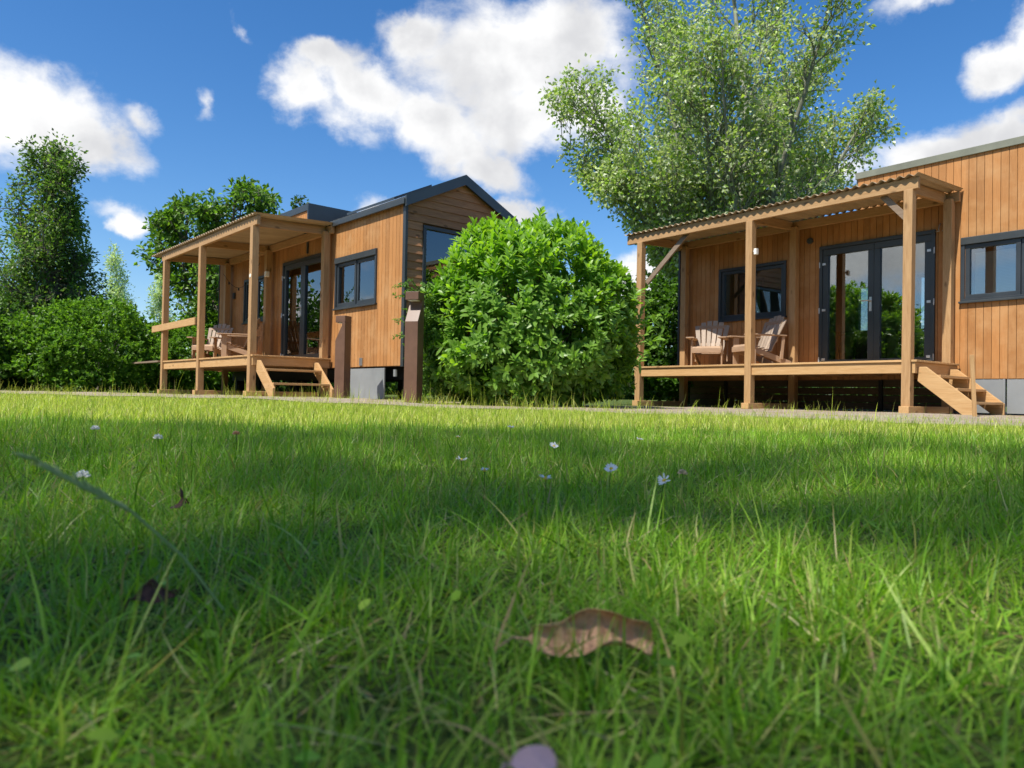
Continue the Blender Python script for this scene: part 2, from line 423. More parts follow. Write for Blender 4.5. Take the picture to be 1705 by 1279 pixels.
# gravel strip round the two houses
gx = np.linspace(-14, 16, 241); gt = np.linspace(0, 1, 60)
GX, GT = np.meshgrid(gx, gt); GY = lawn_edge(GX) + GT*(6.0 + 1.1*np.clip(GX-1, 0, 5)) - .1
V = np.stack([GX, GY, gz(GX, GY)+.006], -1).reshape(-1, 3)
idx = np.arange(GX.size).reshape(GX.shape)
Fq = np.stack([idx[:-1, :-1], idx[:-1, 1:], idx[1:, 1:], idx[1:, :-1]], -1).reshape(-1, 4)
tag(fast_mesh('gravel_path', V, [Fq], M['gravel'], smooth=True), kind='structure')

# ------------------------------------------------------------------ houses
WL = -.22; BACK = -2.62; T = .10
def cladding(parent, s0, s1, z0, z1f, holes, name='wall', bw=.112):
    """vertical boards on the front, each board its own island, on a backing sheet"""
    b = MB(); n = max(1, round((s1-s0)/bw)); w = (s1-s0)/n
    top = z1f if callable(z1f) else (lambda s: z1f)
    for i in range(n):
        a, c = s0+i*w, s0+(i+1)*w; m = (a+c)/2
        cuts = sorted({a, c} | {h for H in holes for h in (H[0], H[1]) if a < h < c})
        for a2, c2 in zip(cuts[:-1], cuts[1:]):
            mm = (a2+c2)/2; iv = [(z0, top(mm))]
            for (h0, h1, hz0, hz1) in holes:
                if h0 <= mm <= h1:
                    nv = []
                    for (p, q) in iv:
                        if hz0 > p: nv.append((p, min(q, hz0)))
                        if hz1 < q: nv.append((max(p, hz1), q))
                    iv = [x for x in nv if x[1]-x[0] > .01]
            g0 = .0035 if a2 == a else 0; g1 = .0035 if c2 == c else 0
            for (p, q) in iv: b.box(a2+g0, c2-g1, WL-.022, WL, p, q)
    o = b.build(name, M['clad'], parent)
    return o
def backing(parent, s0, s1, z0, z1, holes):
    """solid wall behind the boards, split round the openings"""
    b = MB(); sc = sorted({s0, s1} | {h for H in holes for h in H[:2]}); zc = sorted({z0, z1} | {h for H in holes for h in H[2:]})
    for a, c in zip(sc[:-1], sc[1:]):
        for p, q in zip(zc[:-1], zc[1:]):
            m, k = (a+c)/2, (p+q)/2
            if any(H[0] < m < H[1] and H[2] < k < H[3] for H in holes): continue
            b.box(a, c, WL-T, WL-.022, p, q)
    return b.build('wall_core', M['clad_back'], parent)
def ring(b, s0, s1, z0, z1, w, n0, n1):
    b.box(s0, s1, n0, n1, z1-w, z1); b.box(s0, s1, n0, n1, z0, z0+w)
    b.box(s0, s0+w, n0, n1, z0+w, z1-w); b.box(s1-w, s1, n0, n1, z0+w, z1-w)
def window(parent, s0, s1, z0, z1, split, shutter=True, blind=None):
    b = MB(); ring(b, s0, s1, z0, z1, .055, WL-.09, WL+.028)
    w = b.build('window', M['frame'], parent, .004)
    if shutter:
        MB().box(s0+.003, s1-.003, WL-.02, WL+.045, z1-.115, z1-.003).build('roller_box', M['trim'], w, .006)
    zt = z1-.115 if shutter else z1-.055
    MB().box(s0-.02, s1+.02, WL-.03, WL+.055, z0-.012, z0+.02).build('sill', M['trim'], w, .004)
    e = [s0+.055, split, s1-.055]
    for i, (a, c) in enumerate(zip(e[:-1], e[1:])):
        b = MB(); ring(b, a+.002, c-.002, z0+.057, zt-.002, .062, WL-.055, WL+(.004 if i else -.012))
        b.build('sash', M['frame'], w, .004)
        MB().box(a+.06, c-.06, WL-.038, WL-.032, z0+.115, zt-.06).build('pane', M['glass'], w)
    if blind is not None:
        b = MB(); z = z0+.13
        while z < zt-.12:
            b.beam((blind[0], WL-.068, z), (blind[1], WL-.068, z), .0205, .0015, (0, 1, .3)); z += .022
        b.build('blind', M['blind'], w)
    return w
def door(parent, s0, s1, z0, z1, open_leaf=False):
    b = MB(); f = .06
    b.box(s0, s1, WL-.09, WL+.03, z1-f, z1); b.box(s0, s0+f, WL-.09, WL+.03, z0, z1-f); b.box(s1-f, s1, WL-.09, WL+.03, z0, z1-f)
    b.box(s0, s1, WL-.09, WL+.04, z0-.05, z0)
    fr = b.build('door_frame', M['frame'], parent, .004)
    mid = (s0+s1)/2
    for i, (a, c) in enumerate(((s0+f, mid-.001), (mid+.001, s1-f))):
        w = .10; b = MB()
        b.box(a, c, WL-.05, WL+.012, z1-f-.11, z1-f-.003); b.box(a, c, WL-.05, WL+.012, z0+.003, z0+.12)
        b.box(a, a+w, WL-.05, WL+.012, z0+.12, z1-f-.11); b.box(c-w, c, WL-.05, WL+.012, z0+.12, z1-f-.11)
        d = b.build('door', M['frame'], parent, .004)
        MB().box(a+w-.004, c-w+.004, WL-.03, WL-.024, z0+.116, z1-f-.106).build('pane', M['glass'], d)
        hs = a+.005 if i == 0 else c-.005
        for hz in (z0+.13, z0+1.0, z1-.32):
            b = MB(); b.box(hs-.055, hs+.055, WL+.012, WL+.026, hz-.02, hz+.02); b.tube([(hs+(-.055 if i == 0 else .055), WL+.03, hz-.06), (hs+(-.055 if i == 0 else .055), WL+.03, hz+.04)], .011)
            b.build('hinge', M['hinge'], d, .002)
        if i == 1:
            b = MB(); hx = a+.05; b.box(hx-.02, hx+.02, WL+.012, WL+.022, z0+.92, z0+1.16)
            b.tube([(hx, WL+.02, z0+1.1), (hx, WL+.07, z0+1.1)], .011); b.tube([(hx, WL+.065, z0+1.1), (hx+.13, WL+.065, z0+1.1)], .010)
            b.tube([(hx, WL+.02, z0+.96), (hx, WL+.032, z0+.96)], .012)
            b.build('handle', M['hinge'], d, smooth=False)
def shell(parent, s0, s1, z0, z1, openings_back=()):
    """floor, back wall, ends and an inner lining so that the panes show a real room"""
    MB().box(s0, s1, BACK, WL-T, z0, z0+.12).build('floor', M['dark_in'], parent)
    b = MB(); sc = sorted({s0, s1} | {h for H in openings_back for h in H[:2]}); zc = sorted({z0+.12, z1} | {h for H in openings_back for h in H[2:]})
    for a, c in zip(sc[:-1], sc[1:]):
        for p, q in zip(zc[:-1], zc[1:]):
            m, k = (a+c)/2, (p+q)/2
            if any(H[0] < m < H[1] and H[2] < k < H[3] for H in openings_back): continue
            b.box(a, c, BACK, BACK+.08, p, q)
    b.build('rear_wall', M['inner'], parent)
    for H in openings_back:
        b = MB(); ring(b, H[0], H[1], H[2], H[3], .06, BACK-.01, BACK+.09)
        w = b.build('window', M['frame'], parent)
        MB().box(H[0]+.05, H[1]-.05, BACK+.03, BACK+.036, H[2]+.05, H[3]-.05).build('pane', M['glass'], w)

ZD = .762
D0, D1, DZ1 = .24, 2.17, 2.895
V0, V1, VZ0, VZ1 = 2.82, 4.30, 1.70, 2.745
S0, S1, SZ0, SZ1 = -1.72, -.19, 1.70, 2.70
holes = [(D0, D1, ZD-.01, DZ1), (V0, V1, VZ0, VZ1), (S0, S1, SZ0, SZ1)]
def interior(parent, flip):
    b = MB()   # worktop and cupboard against the rear wall, a table by the doors
    b.box(-.2, 1.1, BACK+.08, BACK+.68, .86, 1.66); b.build('kitchen_unit', M['inner'], parent)
    b = MB(); b.box(1.35, 2.3, -1.7, -1.0, 1.40, 1.44)
    for x in (1.4, 2.25):
        for y in (-1.65, -1.05): b.box(x-.025, x+.025, y-.025, y+.025, .82, 1.40)
    b.build('table', M['dark_in'], parent)

# -- left house: flat-roofed box, gabled end towards the camera
A1 = 2.2946
h1 = empty('tiny_house', (-3.7497, 14.4842, .055), A1, label='orange timber cabin with a pitched roof gable end, left of the round bush', cat='house', group='timber cabins with verandas')
E1 = -2.587; SB = 1.04; S5 = 5.93; EAVE = 3.36; RIDGE = 3.93; BZ = .585; TALL = 4.0
cladding(h1, E1+.04, SB, BZ, EAVE, holes); cladding(h1, SB, S5, BZ, TALL-.13, holes)
backing(h1, E1+.03, S5, BZ-.01, EAVE, holes)
MB().box(SB, S5, WL-T, WL-.022, EAVE, TALL-.13).build('wall_core', M['clad_back'], h1)
window(h1, S0, S1, SZ0, SZ1, (S0+S1)/2-.02)
window(h1, V0, V1, VZ0, VZ1, (V0+V1)/2, False)
door(h1, D0, D1, ZD, DZ1)
shell(h1, E1+.05, S5, BZ, EAVE, [(2.9, 3.3, 1.5, 2.5)])
interior(h1, 0)
# gable end wall with lap boards round a tall glazed opening
gm = (WL+BACK)/2
GW0, GW1, GZ0, GZ1 = -2.12, -.57, .78, 3.03
def roof_z(n): return EAVE + (RIDGE-EAVE)*(1-abs(n-gm)/(WL-gm))
b = MB(); z = BZ; pitch = .138
while z < RIDGE-.03:
    zt = min(z+pitch+.02, RIDGE-.02)
    half = (WL-gm)*(1-max(0, (zt-EAVE))/(RIDGE-EAVE)) if zt > EAVE else (WL-gm)
    halfb = (WL-gm)*(1-max(0, (z-EAVE))/(RIDGE-EAVE)) if z > EAVE else (WL-gm)
    segs = [(gm-halfb, gm+halfb, gm-half, gm+half)]
    if z < GZ1 and zt > GZ0+.05: segs = [(gm-halfb, GW0, gm-half, GW0), (GW1, gm+halfb, GW1, gm+half)]
    for (a, c, a2, c2) in segs:
        k = len(b.v)
        o0, o1 = E1-.034, E1-.016
        b.v += [(o0, a, z), (o0, c, z), (E1+.01, c, z), (E1+.01, a, z), (o1, a2, zt), (o1, c2, zt), (E1+.01, c2, zt), (E1+.01, a2, zt)]
        b.f += [tuple(k+i for i in q) for q in ((0, 1, 5, 4), (1, 2, 6, 5), (2, 3, 7, 6), (3, 0, 4, 7), (0, 3, 2, 1), (4, 5, 6, 7))]
    z += pitch
b.build('gable_boards', M['gable'], h1)
b = MB()
b.prism([(BACK, BZ), (GW0, BZ), (GW0, GZ1), (BACK, GZ1)], 0, E1+.012, E1+.08); b.prism([(GW1, BZ), (WL-.03, BZ), (WL-.03, GZ1), (GW1, GZ1)], 0, E1+.012, E1+.08)
b.prism([(BACK, GZ1), (WL-.03, GZ1), (WL-.03, EAVE), (gm, RIDGE-.03), (BACK, EAVE)], 0, E1+.012, E1+.08)
b.build('wall_core', M['clad_back'], h1)
b = MB()
for (n0, n1, z0, z1) in ((GW0, GW1, GZ1-.06, GZ1), (GW0, GW1, GZ0, GZ0+.06), (GW0, GW0+.06, GZ0+.06, GZ1-.06), (GW1-.06, GW1, GZ0+.06, GZ1-.06), (GW0+.06, GW1-.06, 2.02, 2.06)):
    b.box(E1-.06, E1+.03, n0, n1, z0, z1)
gw = b.build('window', M['frame'], h1, .004)
for z0, z1 in ((GZ0+.05, 2.025), (2.055, GZ1-.05)):
    MB().box(E1-.01, E1-.004, GW0+.05, GW1-.05, z0, z1).build('pane', M['glass'], gw)
# corner trims, roof slabs and fascias
MB().box(E1-.05, E1+.035, WL-.03, WL+.02, BZ-.02, EAVE+.02).build('corner_trim', M['trim'], h1, .004)
sl = math.atan2(RIDGE-EAVE, WL-gm)
for sg in (1, -1):
    b = MB(); n_e = gm+sg*(WL-gm+.05); ze = EAVE-.05*math.tan(sl)
    b.prism([(gm, RIDGE+.03), (n_e, ze+.03), (n_e, ze+.11), (gm, RIDGE+.12)], 0, E1-.09, SB-.01)
    b.build('roof', M['roofm'], h1)
    b = MB(); b.prism([(gm, RIDGE-.05), (n_e+sg*.012, ze-.06), (n_e+sg*.012, ze+.125), (gm, RIDGE+.135)], 0, E1-.13, E1-.092)
    b.build('barge_board', M['zinc'], h1)
MB().box(E1-.09, SB-.01, WL+.052, WL+.09, EAVE-.045, EAVE+.05).build('gutter', M['trim'], h1, .008)
b = MB(); a0 = gm+.25; a1_ = WL-.15
b.prism([(a0, roof_z(a0)+.125), (a1_, roof_z(a1_)+.125), (a1_, roof_z(a1_)+.17), (a0, roof_z(a0)+.17)], 0, -2.0, -.3)
b.build('solar_panel', M['zinc'], h1)
b = MB(); b.box(SB-.03, S5+.03, WL-.01, WL+.03, TALL-.14, TALL); b.build('fascia', M['zinc'], h1, .004)
b = MB(); b.box(SB-.05, SB-.005, BACK-.03, WL+.03, EAVE-.4, TALL+.003); b.box(SB-.004, S5, BACK-.02, WL-.015, TALL-.03, TALL-.005)
b.build('roof', M['zinc'], h1)
for a, c, e in ((SB, SB+.08, WL-T), (S5-.08, S5, WL-.03)): MB().box(a, c, BACK, e, BZ, TALL-.03).build('end_wall', M['clad_back'], h1)
MB().box(S5-.002, S5+.03, WL-.03, WL+.02, BZ, TALL-.13).build('corner_trim', M['trim'], h1, .004)
b = MB(); b.box(-2.03, -.62, WL-.02, WL+.005, .0, .55); b.build('skirt_panel', M['panel'], h1, .004)
b = MB(); b.box(E1+.1, S5, -.75, -.6, .36, .56); b.box(E1+.1, S5, -2.2, -2.05, .36, .56)
for x in (-2.2, .2, 2.2, 4.2, 5.6): b.box(x-.1, x+.1, -.8, -.55, 0, .36); b.box(x-.1, x+.1, -2.25, -2.0, 0, .36)
b.build('chassis', M['black'], h1)
b = MB(); b.tube([(-2.3, WL-.05, .52), (-2.3, WL-.05, .40)], .035); b.build('drain_pipe', M['panel'], h1)
b = MB(); b.box(-1.28, -1.18, WL, WL+.02, BZ+.02, BZ+.16); b.build('vent', M['steel'], h1, .003)
b = MB(); b.box(4.85, 4.95, WL, WL+.05, 2.35, 2.5); b.build('meter_box', M['trim'], h1, .005)

# -- right house: low wing on the left, tall flat-roofed box on the right
A2 = 2.2444
h2 = empty('tiny_house', (6.623, 11.4303, .004), A2, label='orange timber cabin with flat roof and white window blind, right edge of photo', cat='house', group='timber cabins with verandas')
T2 = 3.955; L2e = -2.75; LOW = 3.33; B2 = .535
cladding(h2, L2e+.04, 1.5, B2, T2, holes, bw=.107); cladding(h2, 1.5, 5.28, B2, LOW, holes, bw=.107)
backing(h2, L2e+.03, 5.28, B2-.01, LOW, holes)
MB().box(L2e+.03, 1.5, WL-T, WL-.022, LOW, T2).build('wall_core', M['clad_back'], h2)
window(h2, S0, S1+.06, SZ0, SZ1, (S0+S1)/2+.03, True, (-.88, -.30))
window(h2, V0, V1, VZ0, VZ1, (V0+V1)/2, False)
door(h2, D0, D1, ZD, DZ1)
shell(h2, L2e+.05, 5.25, B2, LOW, [(2.32, 2.68, 1.5, 2.5), (4.82, 5.08, 1.6, 2.9), (1.2, 1.52, 1.5, 2.6)])
interior(h2, 0)
b = MB(); b.box(L2e-.02, 1.53, WL-.01, WL+.035, T2, T2+.11); b.build('fascia', M['fascia'], h2, .004)
b = MB(); b.box(L2e, 1.525, BACK-.02, WL-.012, T2+.01, T2+.08); b.box(1.5, 1.528, BACK-.02, WL-.012, LOW, T2+.01); b.build('roof', M['fascia'], h2)
b = MB(); b.box(1.53, 5.3, BACK-.02, WL+.03, LOW+.002, LOW+.05); b.build('roof', M['roofm'], h2)
for q in ((5.17, 5.25, BACK, WL-T, B2, LOW), (L2e, L2e+.05, BACK, WL-.03, B2, T2), (1.42, 1.498, BACK, WL-T, LOW, T2)): MB().box(*q).build('end_wall', M['clad_back'], h2)
MB().box(5.275, 5.32, WL-.04, WL+.02, B2, LOW).build('corner_trim', M['trim'], h2, .004)
for a, c in ((-.735, -.30), (-1.25, -.755), (-1.9, -1.27)):
    b = MB(); b.box(a, c, WL-.03, WL-.008, .02, B2-.005); b.box(a, a+.03, WL-.008, WL+.004, .02, B2-.005); b.build('skirt_panel', M['panel'], h2, .003)
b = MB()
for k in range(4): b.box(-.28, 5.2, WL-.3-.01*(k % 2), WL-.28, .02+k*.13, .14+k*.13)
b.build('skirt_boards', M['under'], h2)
for x in (1.2, 2.9, 4.3): MB().box(x-.03, x+.03, WL-.279, WL-.24, 0, .54).build('skirt_post', M['black'], h2)
b = MB(); b.tube([(2.35, WL, 3.03), (2.35, WL+.05, 3.03)], .055, 14); b.build('wall_lamp', M['trim'], h2, .006)
b = MB()
for dx in (-.03, .07):
    b.tube([(.1+dx, WL, 2.98), (.1+dx, WL+.05, 2.94), (.1+dx, WL+.07, 2.88), (.1+dx, WL+.05, 2.85), (.1+dx+.06, WL+.05, 2.85)], .009)
b.build('hook', M['steel'], h2, smooth=True)

# ------------------------------------------------------------------ porches
def porch(name, loc, a, L, Lm, W, zf, zb, roof, rail, label, braces=(), plank=None):
    P = empty(name, loc, a, label=label, cat='porch', group='timber porches on the cabin fronts')
    pw = .062
    for s, lean in ((0, .006), (Lm, -.004), (L, .004)):
        b = MB(); b.beam((s+lean, W, 0), (s-lean, W, zf), pw*2, pw*2, (0, 1, 0)); b.build('post', M['post_z'], P, .005)
        b = MB(); b.beam((s, -.09, 0), (s, -.09, zb+.02), pw*2, pw*2, (0, 1, 0)); b.build('post', M['post_z'], P, .005)
        b = MB(); b.beam((s+.003, W+.12, .05), (s+.003, .02, .05), .14, .10); b.build('footing', M['new_y'], P, .006)
    s0, s1 = roof
    b = MB(); b.box(s0+.03, s1-(.62 if rail else .03), W-.035, W+.035, zf, zf+.165); b.build('front_beam', M['post_x'], P, .005)
    b = MB(); b.box(s0+.03, s1-(.62 if rail else .03), WL+.035, WL+.10, zb-.02, zb+.13); b.build('back_beam', M['post_x'], P, .005)
    for s in (0, Lm, L):
        zz = .16
        b = MB(); b.beam((s+.075, W-.02, zf+.075), (s+.075, WL+.11, zb+.055), .06, .15); b.build('rafter', M['post_y'], P, .004)
    # corrugated roof sheet, ridges running from the wall to the front
    pit = .13; n = int((s1-s0)/pit*10)
    S = np.linspace(s0, s1, n); wv = .019*np.cos((S-s0)/pit*2*np.pi)
    ed = [(W+.10, zf+.19), ((W+WL)/2, (zf+zb)/2+.178), (WL+.02, zb+.165)]
    V = []; th = .004
    for (nn, z) in ed:
        for k in range(n): V.append((S[k], nn, z+wv[k]))
    for (nn, z) in ed:
        for k in range(n): V.append((S[k], nn, z+wv[k]-th))
    ii = np.arange(len(V)).reshape(2, 3, n); Q = []
    for r in range(2):
        Q.append(np.stack([ii[0, r, :-1], ii[0, r, 1:], ii[0, r+1, 1:], ii[0, r+1, :-1]], -1)); Q.append(np.stack([ii[1, r, :-1], ii[1, r+1, :-1], ii[1, r+1, 1:], ii[1, r, 1:]], -1))
    for r in (0, 2): Q.append(np.stack([ii[0, r, :-1], ii[1, r, :-1], ii[1, r, 1:], ii[0, r, 1:]], -1))
    fast_mesh('roof_sheet', V, [np.concatenate(Q)], M['sheet'], P, smooth=False)
    # rim boards, joists and deck boards
    zt = ZD
    b = MB()
    for a0, a1 in ((pw, Lm-pw), (Lm+pw, L-pw)): b.box(a0, a1, W-.03, W+.025, zt-.19, zt-.032)
    b.build('rim_board', M['new_x'], P, .004)
    MB().box(-.11, -.068, WL+.05, W+.03, zt-.19, zt-.032).build('rim_board', M['new_y'], P, .004)
    MB().box(L+.066, L+.11, WL+.05, W+.03, zt-.19, zt-.032).build('rim_board', M['new_y'], P, .004)
    b = MB(); s = .5
    while s < L-.2: b.box(s-.025, s+.025, WL+.06, W-.032, zt-.18, zt-.032); s += .55
    b.build('joists', M['post_y'], P)
    b = MB(); n = WL+.045
    while n < W+.04:
        w = min(.118, W+.05-n)
        for (c0, c1) in (((-.14, L+.14),) if not (W-.09 < n+w and n < W+.07) else ((-.14, -pw-.002), (pw+.002, Lm-pw-.002), (Lm+pw+.002, L-pw-.002), (L+pw+.002, L+.14))):
            if n < -.01:
                ps = [-.14] + [q for s in (0, Lm, L) for q in (s-pw-.004, s+pw+.004)] + [L+.14]
                for q in range(0, len(ps), 2): b.box(ps[q], ps[q+1], n, n+w, zt-.03, zt)
            else: b.box(c0, c1, n, n+w, zt-.03, zt)
        n += .125
    b.build('deck', M['new_x'], P, .003)
    if rail:
        MB().beam((Lm+.1, W+.08, 1.55), (5.76, W+.08, 1.53), .04, .15).build('handrail', M['new_x'], P, .004)
    for (p0, p1, mt) in braces: MB().beam(p0, p1, .035, .09).build('brace', M[mt], P, .003)
    if plank: MB().box(plank[0], plank[1], W-.02, W+.12, .735, .775).build('side_plank', M['old_x'], P, .003)
    return P
W1_, L1_, LM1 = 1.33, 5.09, 2.69
W2_, L2_, LM2 = 1.265, 5.05, 2.59
p1 = porch('porch', (-3.7497, 14.4842, .058), A1, L1_, LM1, W1_, 3.175-.058, 3.27-.058, (-.2, 5.95), True,
           'timber porch with handrail board and corrugated roof, on the left cabin', (), (5.17, 7.4))
p2 = porch('porch', (6.623, 11.4303, .006), A2, L2_, LM2, W2_, 3.19, 3.275, (-.16, 5.42), False,
           'timber porch with diagonal braces and corrugated roof, on the right cabin',
           [((4.97, 1.18, 2.40), (4.0, 1.18, 3.22), 'old_x'), ((.06, 1.18, 2.80), (.42, 1.18, 3.21), 'old_x')])
b = MB(); b.tube([(LM2-.075, W2_+.02, 2.66), (LM2-.12, W2_+.04, 2.66)], .02, 10); b.box(LM2-.15, LM2-.10, W2_+.0, W2_+.07, 2.60, 2.70); b.build('post_lamp', M['blind'], p2, .01)
b = MB(); b.tube([(0, W1_+.062, 2.20), (0, W1_+.068, 2.20)], .035, 14); b.build('number_disc', M['blind'], p1)
b = MB(); b.box(LM1-.16, LM1-.08, -.06, .03, 2.62, 2.74); b.build('porch_lamp', M['blind'], p1, .01)
# a sagging string-light cable along the left porch wall
b = MB(); pts = [(L1_-.1 - t*2.2, -.0+.05, 2.95-.45*math.sin(math.pi*t)) for t in np.linspace(0, 1, 12)]; b.tube(pts, .006, 5)
for t in (2, 5, 8): b.tube([pts[t], (pts[t][0], pts[t][1], pts[t][2]-.06)], .018, 6)
tag(b.build('string_light', M['black'], p1), 'dark string light cable with small bulbs')

# ------------------------------------------------------------------ stairs
def stairs(loc, a, W, label, n_treads=3):
    S = empty('stairs', loc, a, label=label, cat='stairs', group='wooden steps up to the porches')
    top = ZD-.10; run = .66; x0 = -.115
    for nn in (W-.06, .14):
        b = MB(); b.prism([(x0, top-.20), (x0-.02, top), (x0-.11, top), (x0-run-.07, .16), (x0-run-.07, .0), (x0-run+.08, 0)], 1, nn-.022, nn+.022)
        b.build('stringer', M['new_x'], S, .004)
    for k in range(n_treads):
        z = top-.03-(k+.55)*top/(n_treads+.6); x = x0-.08-(k+.35)*run/(n_treads)
        b = MB(); b.box(x-.13, x+.10, .165, W-.085, z-.02, z+.018); b.build('tread', M['new_y'], S, .004)
        for nn in (W-.106, .186): MB().box(x-.11, x+.08, nn-.02, nn+.02, z-.065, z-.022).build('cleat', M['new_x'], S, .003)
    return S
stairs((-3.7497, 14.4842, .058), A1, W1_, 'wooden steps behind the brown bollard at the left cabin porch', 2)
stairs((6.623, 11.4303, .006), A2, W2_, 'wooden steps at the right cabin porch, seen from the side beside the stake', 3)

# ------------------------------------------------------------------ stake
st = MB().beam((0, 0, -.1), (-.05, 0, .78), .045, .03, (0, 1, 0)).build('wooden_stake', M['new_z'], None, .003)
st.location = (5.86, 9.45, .0)
tag(st, 'thin orange wooden stake leaning beside the steps of the right cabin', 'stake')

# ------------------------------------------------------------------ armchairs
def make_chair():
    C_ = empty('armchair'); C_['category'] = 'armchair'
    # faces +Y, stands on z = 0
    b = MB()
    for i in range(6):
        t = (i-2.5)/2.5; x0, x1 = t*.20, t*.285; h = .74-.11*t*t
        p0 = Vector((x0, -.13, .25)); p1 = Vector((x1, -.13-.40*h, .25+h*.92)); d = (p1-p0).normalized()
        nrm = Vector((0, .92, .40)); sd = d.cross(nrm).normalized(); nrm = sd.cross(d)
        k = len(b.v)
        for p, w in ((p0, .034), (p1, .046)):
            for a_, c_ in ((-1, -1), (1, -1), (1, 1), (-1, 1)): b.v.append(tuple(p + sd*(a_*w) + nrm*(c_*.009)))
        b.f += [tuple(k+i_ for i_ in q) for q in ((0, 1, 2, 3), (7, 6, 5, 4), (0, 4, 5, 1), (1, 5, 6, 2), (2, 6, 7, 3), (3, 7, 4, 0))]
    b.build('backrest', M['slat_z'], C_, .003)
    for q in ((.27, -.235, .45), (.25, -.36, .80)): MB().beam((-q[0], q[1], q[2]), q, .02, .06, (0, -.4, 1)).build('back_rail', M['teak_x'], C_, .003)
    b = MB()
    for i in range(6):
        y = .31-i*.085; z = .375-.022*i - (.0 if i else .02); b.beam((-.26, y, z), (.26, y, z), .074, .018, (0, .25 if i else .9, 1))
    b.build('seat', M['teak_x'], C_, .003)
    for x in (-.25, .25):
        MB().beam((x, .33, .32), (x, -.52, .045), .024, .10).build('side_rail', M['teak_y'], C_, .004)
        sx = 1 if x > 0 else -1
        MB().box(x+sx*.014, x+sx*.040, .20, .31, 0, .53).build('leg', M['teak_z'], C_, .004)
        MB().beam((x+sx*.05, -.34, .545), (x+sx*.05, -.30, .12), .024, .06, (0, 1, 0)).build('back_leg', M['teak_z'], C_, .004)
        b = MB(); b.prism([(x-sx*.035, .40), (x+sx*.115, .40), (x+sx*.13, .34), (x+sx*.11, -.05), (x+sx*.075, -.40), (x+sx*.02, -.40), (x-sx*.03, .0)], 2, .532, .555)
        b.build('arm', M['teak_y'], C_, .005)
    b = MB(); b.box(-.27, .27, .325, .345, .255, .35); b.build('apron', M['teak_x'], C_, .003)
    return C_
ch = make_chair(); kids(ch)
def local(org, a, s, n): u = (math.cos(a), math.sin(a)); return (org[0]+u[0]*s-u[1]*n, org[1]+u[1]*s+u[0]*n)
CG = 'wooden armchairs on the porches'
specs = [((6.623, 11.4303), A2, 4.02, .46, 28, ZD+.006, 'wooden slatted armchair facing the lawn, left one on the right porch'),
         ((6.623, 11.4303), A2, 2.98, .46, -24, ZD+.006, 'wooden slatted armchair turned sideways, right one on the right porch'),
         ((-3.7497, 14.4842), A1, 4.35, .52, 36, ZD+.058, 'wooden slatted armchair with its grey back visible, left one on the left porch'),
         ((-3.7497, 14.4842), A1, 2.75, .50, -30, ZD+.058, 'wooden armchair seen side-on behind the front post of the left porch')]
for i, (org, a, s, n, rot, z, lab) in enumerate(specs):
    c = ch if i == 0 else copy_tree(ch)
    x, y = local(org, a, s, n); c.location = (x, y, z); c.rotation_euler = (0, 0, a + R(rot))
    tag(c, lab, 'armchair', CG)

# ------------------------------------------------------------------ lamp bollards
def bollard(loc, rz, h, w, label):
    # square column; a notch under the cap cut open on +X, its floor sloping down to that face
    b = MB(); q = w/2
    b.prism([(-q, -.05), (q, -.05), (q, h-.42), (-q*.35, h-.16), (-q*.35, h-.115), (-q, h-.115)], 1, -q, q)
    o = empty('bollard_lamp', loc, rz, label=label, cat='bollard lamp', group='brown lamp bollards between the cabins')
    b.build('column', M['bollard'], o, .004)
    MB().box(-q, q, -q, q, h-.114, h).build('cap', M['bollard'], o, .004)
    MB().box(-q*.3, q*.8, -q*.7, q*.7, h-.124, h-.1155).build('lens', M['blind'], o)
    return o
bollard((-1.40, 10.6, .0), R(-90-18), 1.60, .20, 'large brown lamp bollard with sloped notch, beside the round bush')
bollard((-2.86, 12.6, .03), R(180-22), 1.42, .19, 'brown lamp bollard in front of the left cabin, beside its steps')

# ------------------------------------------------------------------ leaves and trees
rng = np.random.default_rng(7)
def norm(v): return v/np.maximum(np.linalg.norm(v, axis=-1, keepdims=True), 1e-9)
def leaf_cards(P, Dr, Nm, Ln, Wd, fold=.25, droop=.0, seg=1):
    """real leaf blades: midrib + two halves (seg=1: 4 verts, 2 tris; seg=2: 8 verts, curved)"""
    Dr = norm(Dr); S = norm(np.cross(Dr, Nm)); U = np.cross(S, Dr)
    Ln = Ln[:, None]; Wd = Wd[:, None]; n = len(P)
    if seg == 1:
        v = np.stack([P, P+Dr*Ln*.45+S*Wd*.5+U*Wd*fold, P+Dr*Ln, P+Dr*Ln*.45-S*Wd*.5+U*Wd*fold], 1)
        i = np.arange(n)[:, None]*4
        return v.reshape(-1, 3), np.concatenate([i+[0, 1, 2], i+[0, 2, 3]]), 4
    rows = [(0, .0), (.28, .42), (.58, .5), (.84, .30), (1.0, 0)]
    vs = []
    for t, w in rows:
        c = P + Dr*Ln*t - U*Ln*droop*t*t
        if w == 0: vs.append(c)
        else: vs += [c+S*Wd*w+U*Wd*w*fold, c, c-S*Wd*w+U*Wd*w*fold]
    v = np.stack(vs, 1); k = v.shape[1]; i = np.arange(n)[:, None]*k
    tri = [i+[0, 2, 1], i+[0, 3, 2]]; quads = []
    for r in range(2):
        a = 1+3*r; quads += [i+[a, a+1, a+4, a+3], i+[a+1, a+2, a+5, a+4]]
    tri += [i+[7, 8, 10], i+[8, 9, 10]]
    return v.reshape(-1, 3), (np.concatenate(tri), np.concatenate(quads)), k
